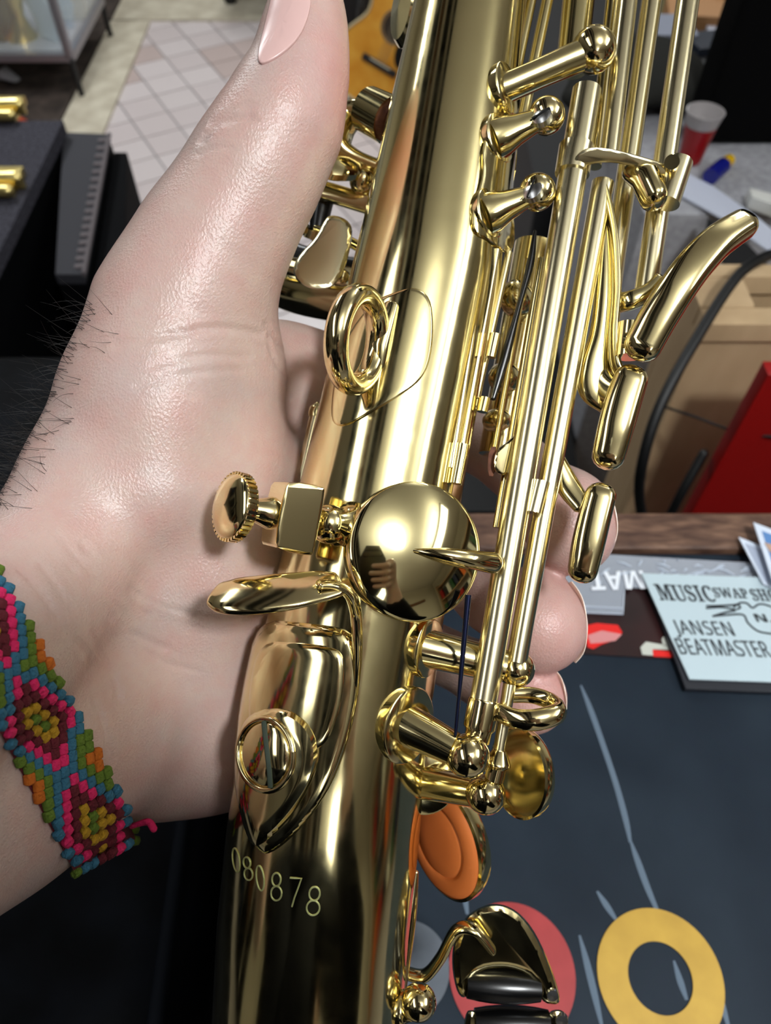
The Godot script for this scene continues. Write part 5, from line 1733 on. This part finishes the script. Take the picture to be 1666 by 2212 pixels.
# ---------- shop behind: right ----------
func background_right() -> void:
	var grey := mat(Color.WHITE, 0.85)
	grey.albedo_texture = ramp_texture(noise_image(256, 0.06, 91), Color(0.56, 0.56, 0.58), Color(0.66, 0.66, 0.68))
	tri_map(grey, 4.0)
	var blackm := dull(Color(0.03, 0.03, 0.033), 0.8)
	var ply := mat(Color.WHITE, 0.65)
	ply.albedo_texture = ramp_texture(noise_image(256, 0.012, 95), Color(0.68, 0.57, 0.43), Color(0.80, 0.69, 0.54))
	ply.uv1_triplanar = true; ply.uv1_world_triplanar = true; ply.uv1_scale = Vector3(3, 1.2, 3)
	# grey felt cabinet and the desk things on it
	px_box("felt_cabinet", "grey felt covered cabinet standing behind the counter", "cabinet", Vector3(0.345, 0.0, -1.32), Vector3(1.5, 0.86, -0.92), grey, 0.012)
	px_box("speaker", "tall black loudspeaker at the upper right", "speaker", Vector3(0.452, 0.862, -1.16), Vector3(0.95, 1.75, -1.09), blackm, 0.01)
	# plywood box with a dark opening
	var P := thing("plywood_box", "pale plywood box with a long opening in its top, behind the counter", "box", Vector3(0.6, 0.0, -0.66))
	# a real box: four walls, a bottom and top boards round the opening
	for q in [[Vector3(0.76, 0.46, -0.609), Vector3(0.88, 0.92, 0.012)], [Vector3(0.76, 0.46, -0.686), Vector3(0.88, 0.92, 0.012)], [Vector3(0.327, 0.46, -0.6475), Vector3(0.014, 0.92, 0.064)], [Vector3(1.193, 0.46, -0.6475), Vector3(0.014, 0.92, 0.064)], [Vector3(0.76, 0.10, -0.6475), Vector3(0.85, 0.012, 0.064)]]:
		var b := mb(); b.box(q[0], q[1], 0.001)
		part("wall_panel", b, ply, P)
	for q in [[Vector3(0.77, 0.932, -0.612), Vector3(0.90, 0.024, 0.026)], [Vector3(0.77, 0.932, -0.686), Vector3(0.90, 0.024, 0.022)], [Vector3(0.348, 0.932, -0.650), Vector3(0.056, 0.024, 0.048)]]:
		var b := mb(); b.box(q[0], q[1], 0.002)
		part("top_board", b, ply, P)
	# red box in front
	px_box("red_board", "plain red board standing behind the counter at the right", "board", Vector3(0.342, 0.0, -0.52), Vector3(0.9, 0.97, -0.50), mat(Color(0.58, 0.04, 0.03), 0.5), 0.004)
	px_box("flight_case", "black flight case on the floor behind the counter", "case", Vector3(-0.05, 0.006, -1.35), Vector3(0.335, 0.42, -0.75), mat(Color(0.03, 0.038, 0.046), 0.5), 0.01)
	# cables
	var cm := mat(Color(0.02, 0.022, 0.025), 0.5)
	var c1 := mb()
	c1.tube(spline([W(1690, 540, 0.80), W(1600, 590, 0.76), W(1500, 740, 0.74), W(1425, 880, 0.74), W(1388, 1000, 0.76), W(1382, 1080, 0.80), W(1400, 1160, 0.84)], 8), spline([0.0055, 0.0055, 0.0055, 0.0055, 0.0055, 0.0055, 0.0055], 8), 12, "round")
	single("cable", c1, cm, W(1400, 1000, 0.76), "thick black cable hanging in front of the plywood box", "cable", "", "", 60.0)
	var c2 := mb()
	c2.tube(spline([W(1520, 980, 0.80), W(1470, 1070, 0.82), W(1430, 1150, 0.86)], 8), spline([0.005, 0.005, 0.005], 8), 12, "round")
	single("cable", c2, cm, W(1470, 1070, 0.82), "short black cable crossing between the plywood box and the red box", "cable", "", "", 60.0)
	var c3 := mb()
	c3.tube(spline([W(1440, 880, 0.82), W(1500, 900, 0.80), W(1600, 935, 0.76), W(1700, 945, 0.74)], 8), spline([0.0014, 0.0014, 0.0014, 0.0014], 8), 8, "round")
	single("thin_wire", c3, cm, W(1500, 905, 0.8), "thin dark wire across the plywood and the red box", "wire", "", "", 60.0)
	# clutter on the felt cabinet
	var y := 0.862
	var cup_at := on_height(1490, 345, y)
	var C := thing("red_cup", "red plastic cup with a clear rim beside the loudspeaker", "cup", cup_at)
	var cu := mb(); cu.lathe(cup_at, Vector3.UP, [Vector2(0.016, 0.0), Vector2(0.019, 0.03), Vector2(0.022, 0.05), Vector2(0.020, 0.05), Vector2(0.015, 0.004)], 28)
	part("cup_body", cu, mat(Color(0.55, 0.04, 0.06), 0.35), C)
	var cr := mb(); cr.lathe(cup_at + Vector3(0, 0.051, 0), Vector3.UP, [Vector2(0.022, 0.0), Vector2(0.026, 0.018), Vector2(0.024, 0.018), Vector2(0.019, 0.001)], 28)
	part("rim", cr, mat(Color(0.62, 0.60, 0.60), 0.25), C, 40.0, "clear rim")
	var paper := mat(Color(0.72, 0.74, 0.80), 0.7)
	var rng := RandomNumberGenerator.new(); rng.seed = 17
	for k in [
			[[[1470, 365], [1540, 400], [1640, 470], [1700, 520], [1690, 560], [1560, 470], [1470, 420]], y + 0.004, Color(0.74, 0.76, 0.82), "white crumpled cloth along the front of the felt cabinet", "cloth"],
			[[[1620, 405], [1700, 425], [1700, 450], [1625, 425]], y + 0.020, Color(0.80, 0.80, 0.78), "white envelope at the foot of the loudspeaker", "envelope"],
			[[[1530, 470], [1620, 530], [1690, 600], [1690, 660], [1580, 580], [1520, 520]], y + 0.010, Color(0.035, 0.035, 0.042), "black pouch hanging at the edge of the felt cabinet", "pouch"]]:
		var f := flat_px(k[0], k[1], 0.004 if k[1] < y + 0.015 else 0.018, 0.0015)
		single(k[4], f, mat(k[2], 0.7), on_height(k[0][0][0], k[0][0][1], y), k[3], k[4])
	var jk := mb()
	var jc := on_height(1385, 212, y)
	jk.sweep(spline([jc + Vector3(-0.10, 0.02, 0.06), jc + Vector3(-0.02, 0.035, 0.0), jc + Vector3(0.05, 0.03, -0.02), jc + Vector3(0.085, 0.02, -0.01)], 5), spline([0.05, 0.10, 0.10, 0.06], 5), spline([0.016, 0.034, 0.028, 0.016], 5), Vector3(0, 0, 1), 18)
	single("folded_jacket", jk, dull(Color(0.16, 0.16, 0.15), 0.8), jc, "dark olive folded jacket on the felt cabinet behind the cup", "jacket", "", "", 60.0)
	var gl := thing("glue_bottle", "small blue bottle with a yellow cap beside the cup", "bottle", on_height(1530, 400, y))
	var ga := on_height(1528, 400, y) + Vector3(0, 0.012, 0); var gb := on_height(1556, 375, y) + Vector3(0, 0.012, 0)
	var g1 := mb(); g1.tube([ga, gb], [0.011, 0.011], 16)
	part("bottle_body", g1, mat(Color(0.05, 0.08, 0.45), 0.4), gl)
	var g2 := mb(); g2.tube([gb, gb + (gb - ga) * 0.5], [0.010, 0.008], 16)
	part("cap", g2, mat(Color(0.85, 0.68, 0.05), 0.4), gl)
	# shelf of boxes further back
	px_box("dark_shelf", "dark cluttered shelf behind the upper rods", "shelf", Vector3(0.30, 0.0, -2.5), Vector3(1.6, 0.60, -1.40), mat(Color(0.06, 0.06, 0.065), 0.7), 0.01)
	var yy := 0.602
	var items := [
		[[1500, 60], Vector3(0.16, 0.05, 0.12), Color(0.66, 0.48, 0.30), "tan cardboard box on the dark shelf"],
		[[1600, 20], Vector3(0.16, 0.09, 0.14), Color(0.62, 0.33, 0.13), "orange wooden frame on the dark shelf"],
		[[1560, 90], Vector3(0.09, 0.03, 0.08), Color(0.72, 0.72, 0.76), "white label box on the dark shelf"],
		[[1535, 120], Vector3(0.13, 0.04, 0.09), Color(0.06, 0.10, 0.16), "dark blue box on the dark shelf"],
		[[1438, 100], Vector3(0.10, 0.05, 0.12), Color(0.52, 0.54, 0.60), "grey plastic tray between the rods on the dark shelf"],
		[[1500, 150], Vector3(0.20, 0.02, 0.07), Color(0.13, 0.13, 0.13), "black folder on the dark shelf"],
		[[1450, 20], Vector3(0.08, 0.06, 0.08), Color(0.60, 0.58, 0.42), "pale green carton on the dark shelf"]]
	for k in items:
		var p := on_height(k[0][0], k[0][1], yy)
		var m := mb(); m.box(p + Vector3(0, k[1].y / 2, 0), k[1], 0.004, Basis(Vector3.UP, rng.randf_range(-0.3, 0.3)))
		single("storage_box", m, mat(k[2], 0.6), p, k[3], "box")

# ---------- what the brass mirrors from behind and beside the viewer ----------
func shop_behind() -> void:
	var wood := mat(Color(0.45, 0.28, 0.15), 0.5)
	var rail := mb(); rail.box(Vector3(0.0, 1.95, 2.96), Vector3(5.0, 0.12, 0.06), 0.008)
	single("wall_rail", rail, wood, Vector3(0, 1.95, 2.96), "brown wooden rail along the wall behind the viewer", "rail")
	var src := get_node("acoustic_guitar")
	var where := ["left of the viewer's back", "straight behind the viewer", "right of the viewer's back"]
	for k in 3:
		var g := src.duplicate()
		g.name = numbered("acoustic_guitar")
		add_child(g)
		g.rotation = Vector3(0, PI, 0)
		g.position = Vector3(-1.1 + 1.05 * k, 0.95, 2.55)
		g.set_meta("label", "acoustic guitar hung on the wall rail " + where[k])
		g.set_meta("group", "guitars on the wall behind")
	# dark shelves of cases down the left wall
	var dark := dull(Color(0.07, 0.06, 0.06), 0.7)
	var S := thing("shelf_unit", "tall dark shelf unit along the left wall, outside the view", "shelf", Vector3(-3.2, 0, 0.2))
	for z in [-1.6, -0.5, 0.6, 1.7]:
		var m := mb(); m.box(Vector3(-3.22, 1.1, z), Vector3(0.5, 2.2, 0.05), 0.004)
		part("upright", m, dark, S)
	for y in [0.1, 0.75, 1.4, 2.05]:
		var m := mb(); m.box(Vector3(-3.22, y, 0.05), Vector3(0.5, 0.04, 3.24), 0.004)
		part("board", m, dark, S)
	var R_ := thing("shelf_unit", "tall open shelf unit along the right wall, outside the view", "shelf", Vector3(3.2, 0, 0.6))
	var pale := mat(Color(0.62, 0.5, 0.36), 0.6)
	for z in [-1.2, 0.6, 2.4]:
		var m := mb(); m.box(Vector3(3.22, 1.1, z), Vector3(0.5, 2.2, 0.05), 0.004)
		part("upright", m, pale, R_)
	for y in [0.1, 0.75, 1.4, 2.05]:
		var m := mb(); m.box(Vector3(3.22, y, 0.6), Vector3(0.5, 0.04, 3.6), 0.004)
		part("board", m, pale, R_)
	var nth := ["first", "second", "third", "fourth", "fifth", "sixth", "seventh", "eighth", "ninth", "tenth", "eleventh", "twelfth", "thirteenth", "last"]
	var hues := [["black", Color(0.03, 0.03, 0.03)], ["red", Color(0.6, 0.06, 0.05)], ["white", Color(0.85, 0.85, 0.82)], ["navy", Color(0.05, 0.1, 0.22)], ["orange", Color(0.8, 0.38, 0.1)], ["charcoal", Color(0.08, 0.08, 0.09)], ["green", Color(0.12, 0.3, 0.16)]]
	for r in 3:
		for k in 14:
			var z: float = -1.08 + k * 0.245 + (0.11 if k > 6 else 0.0)
			var hue: Array = hues[(k * 3 + r * 2) % 7]
			var h := 0.30 + 0.06 * ((k * 5 + r) % 5)
			var m := mb(); m.box(Vector3(3.16, [0.121, 0.771, 1.421][r] + h / 2, z), Vector3(0.34, h, 0.17), 0.006)
			single("shelved_box", m, mat(hue[1], 0.5), Vector3(3.16, [0.121, 0.771, 1.421][r], z), "%s box, %s from the far end, %s shelf of the right wall" % [hue[0], nth[k], ["lowest", "middle", "upper"][r]], "box", "boxes on the right wall unit")
	var tones := [Color(0.03, 0.03, 0.035), Color(0.30, 0.18, 0.08), Color(0.04, 0.04, 0.05), Color(0.55, 0.5, 0.42), Color(0.05, 0.08, 0.14), Color(0.03, 0.03, 0.03)]
	var words := ["black", "brown", "charcoal", "beige", "navy", "jet black"]
	var rows := ["lowest", "middle", "upper"]
	for r in 3:
		for k in 6:
			var z: float = -1.4 + k * 0.52 + (0.04 if k % 2 else 0.0)
			if absf(z + 0.5) < 0.24 or absf(z - 0.6) < 0.24: z += 0.14
			var h := 0.34 + 0.05 * ((k * 3 + r) % 4)
			var m := mb(); m.box(Vector3(-3.2, [0.12, 0.77, 1.42][r] + h / 2 + 0.001, z), Vector3(0.36, h, 0.30), 0.02)
			single("shelved_case", m, dull(tones[(k + r * 2) % 6], 0.6), Vector3(-3.2, [0.12, 0.77, 1.42][r], z), "%s case, %s from the far end, %s shelf of the left wall" % [words[(k + r * 2) % 6], nth[k], rows[r]], "case", "cases on the wall unit")
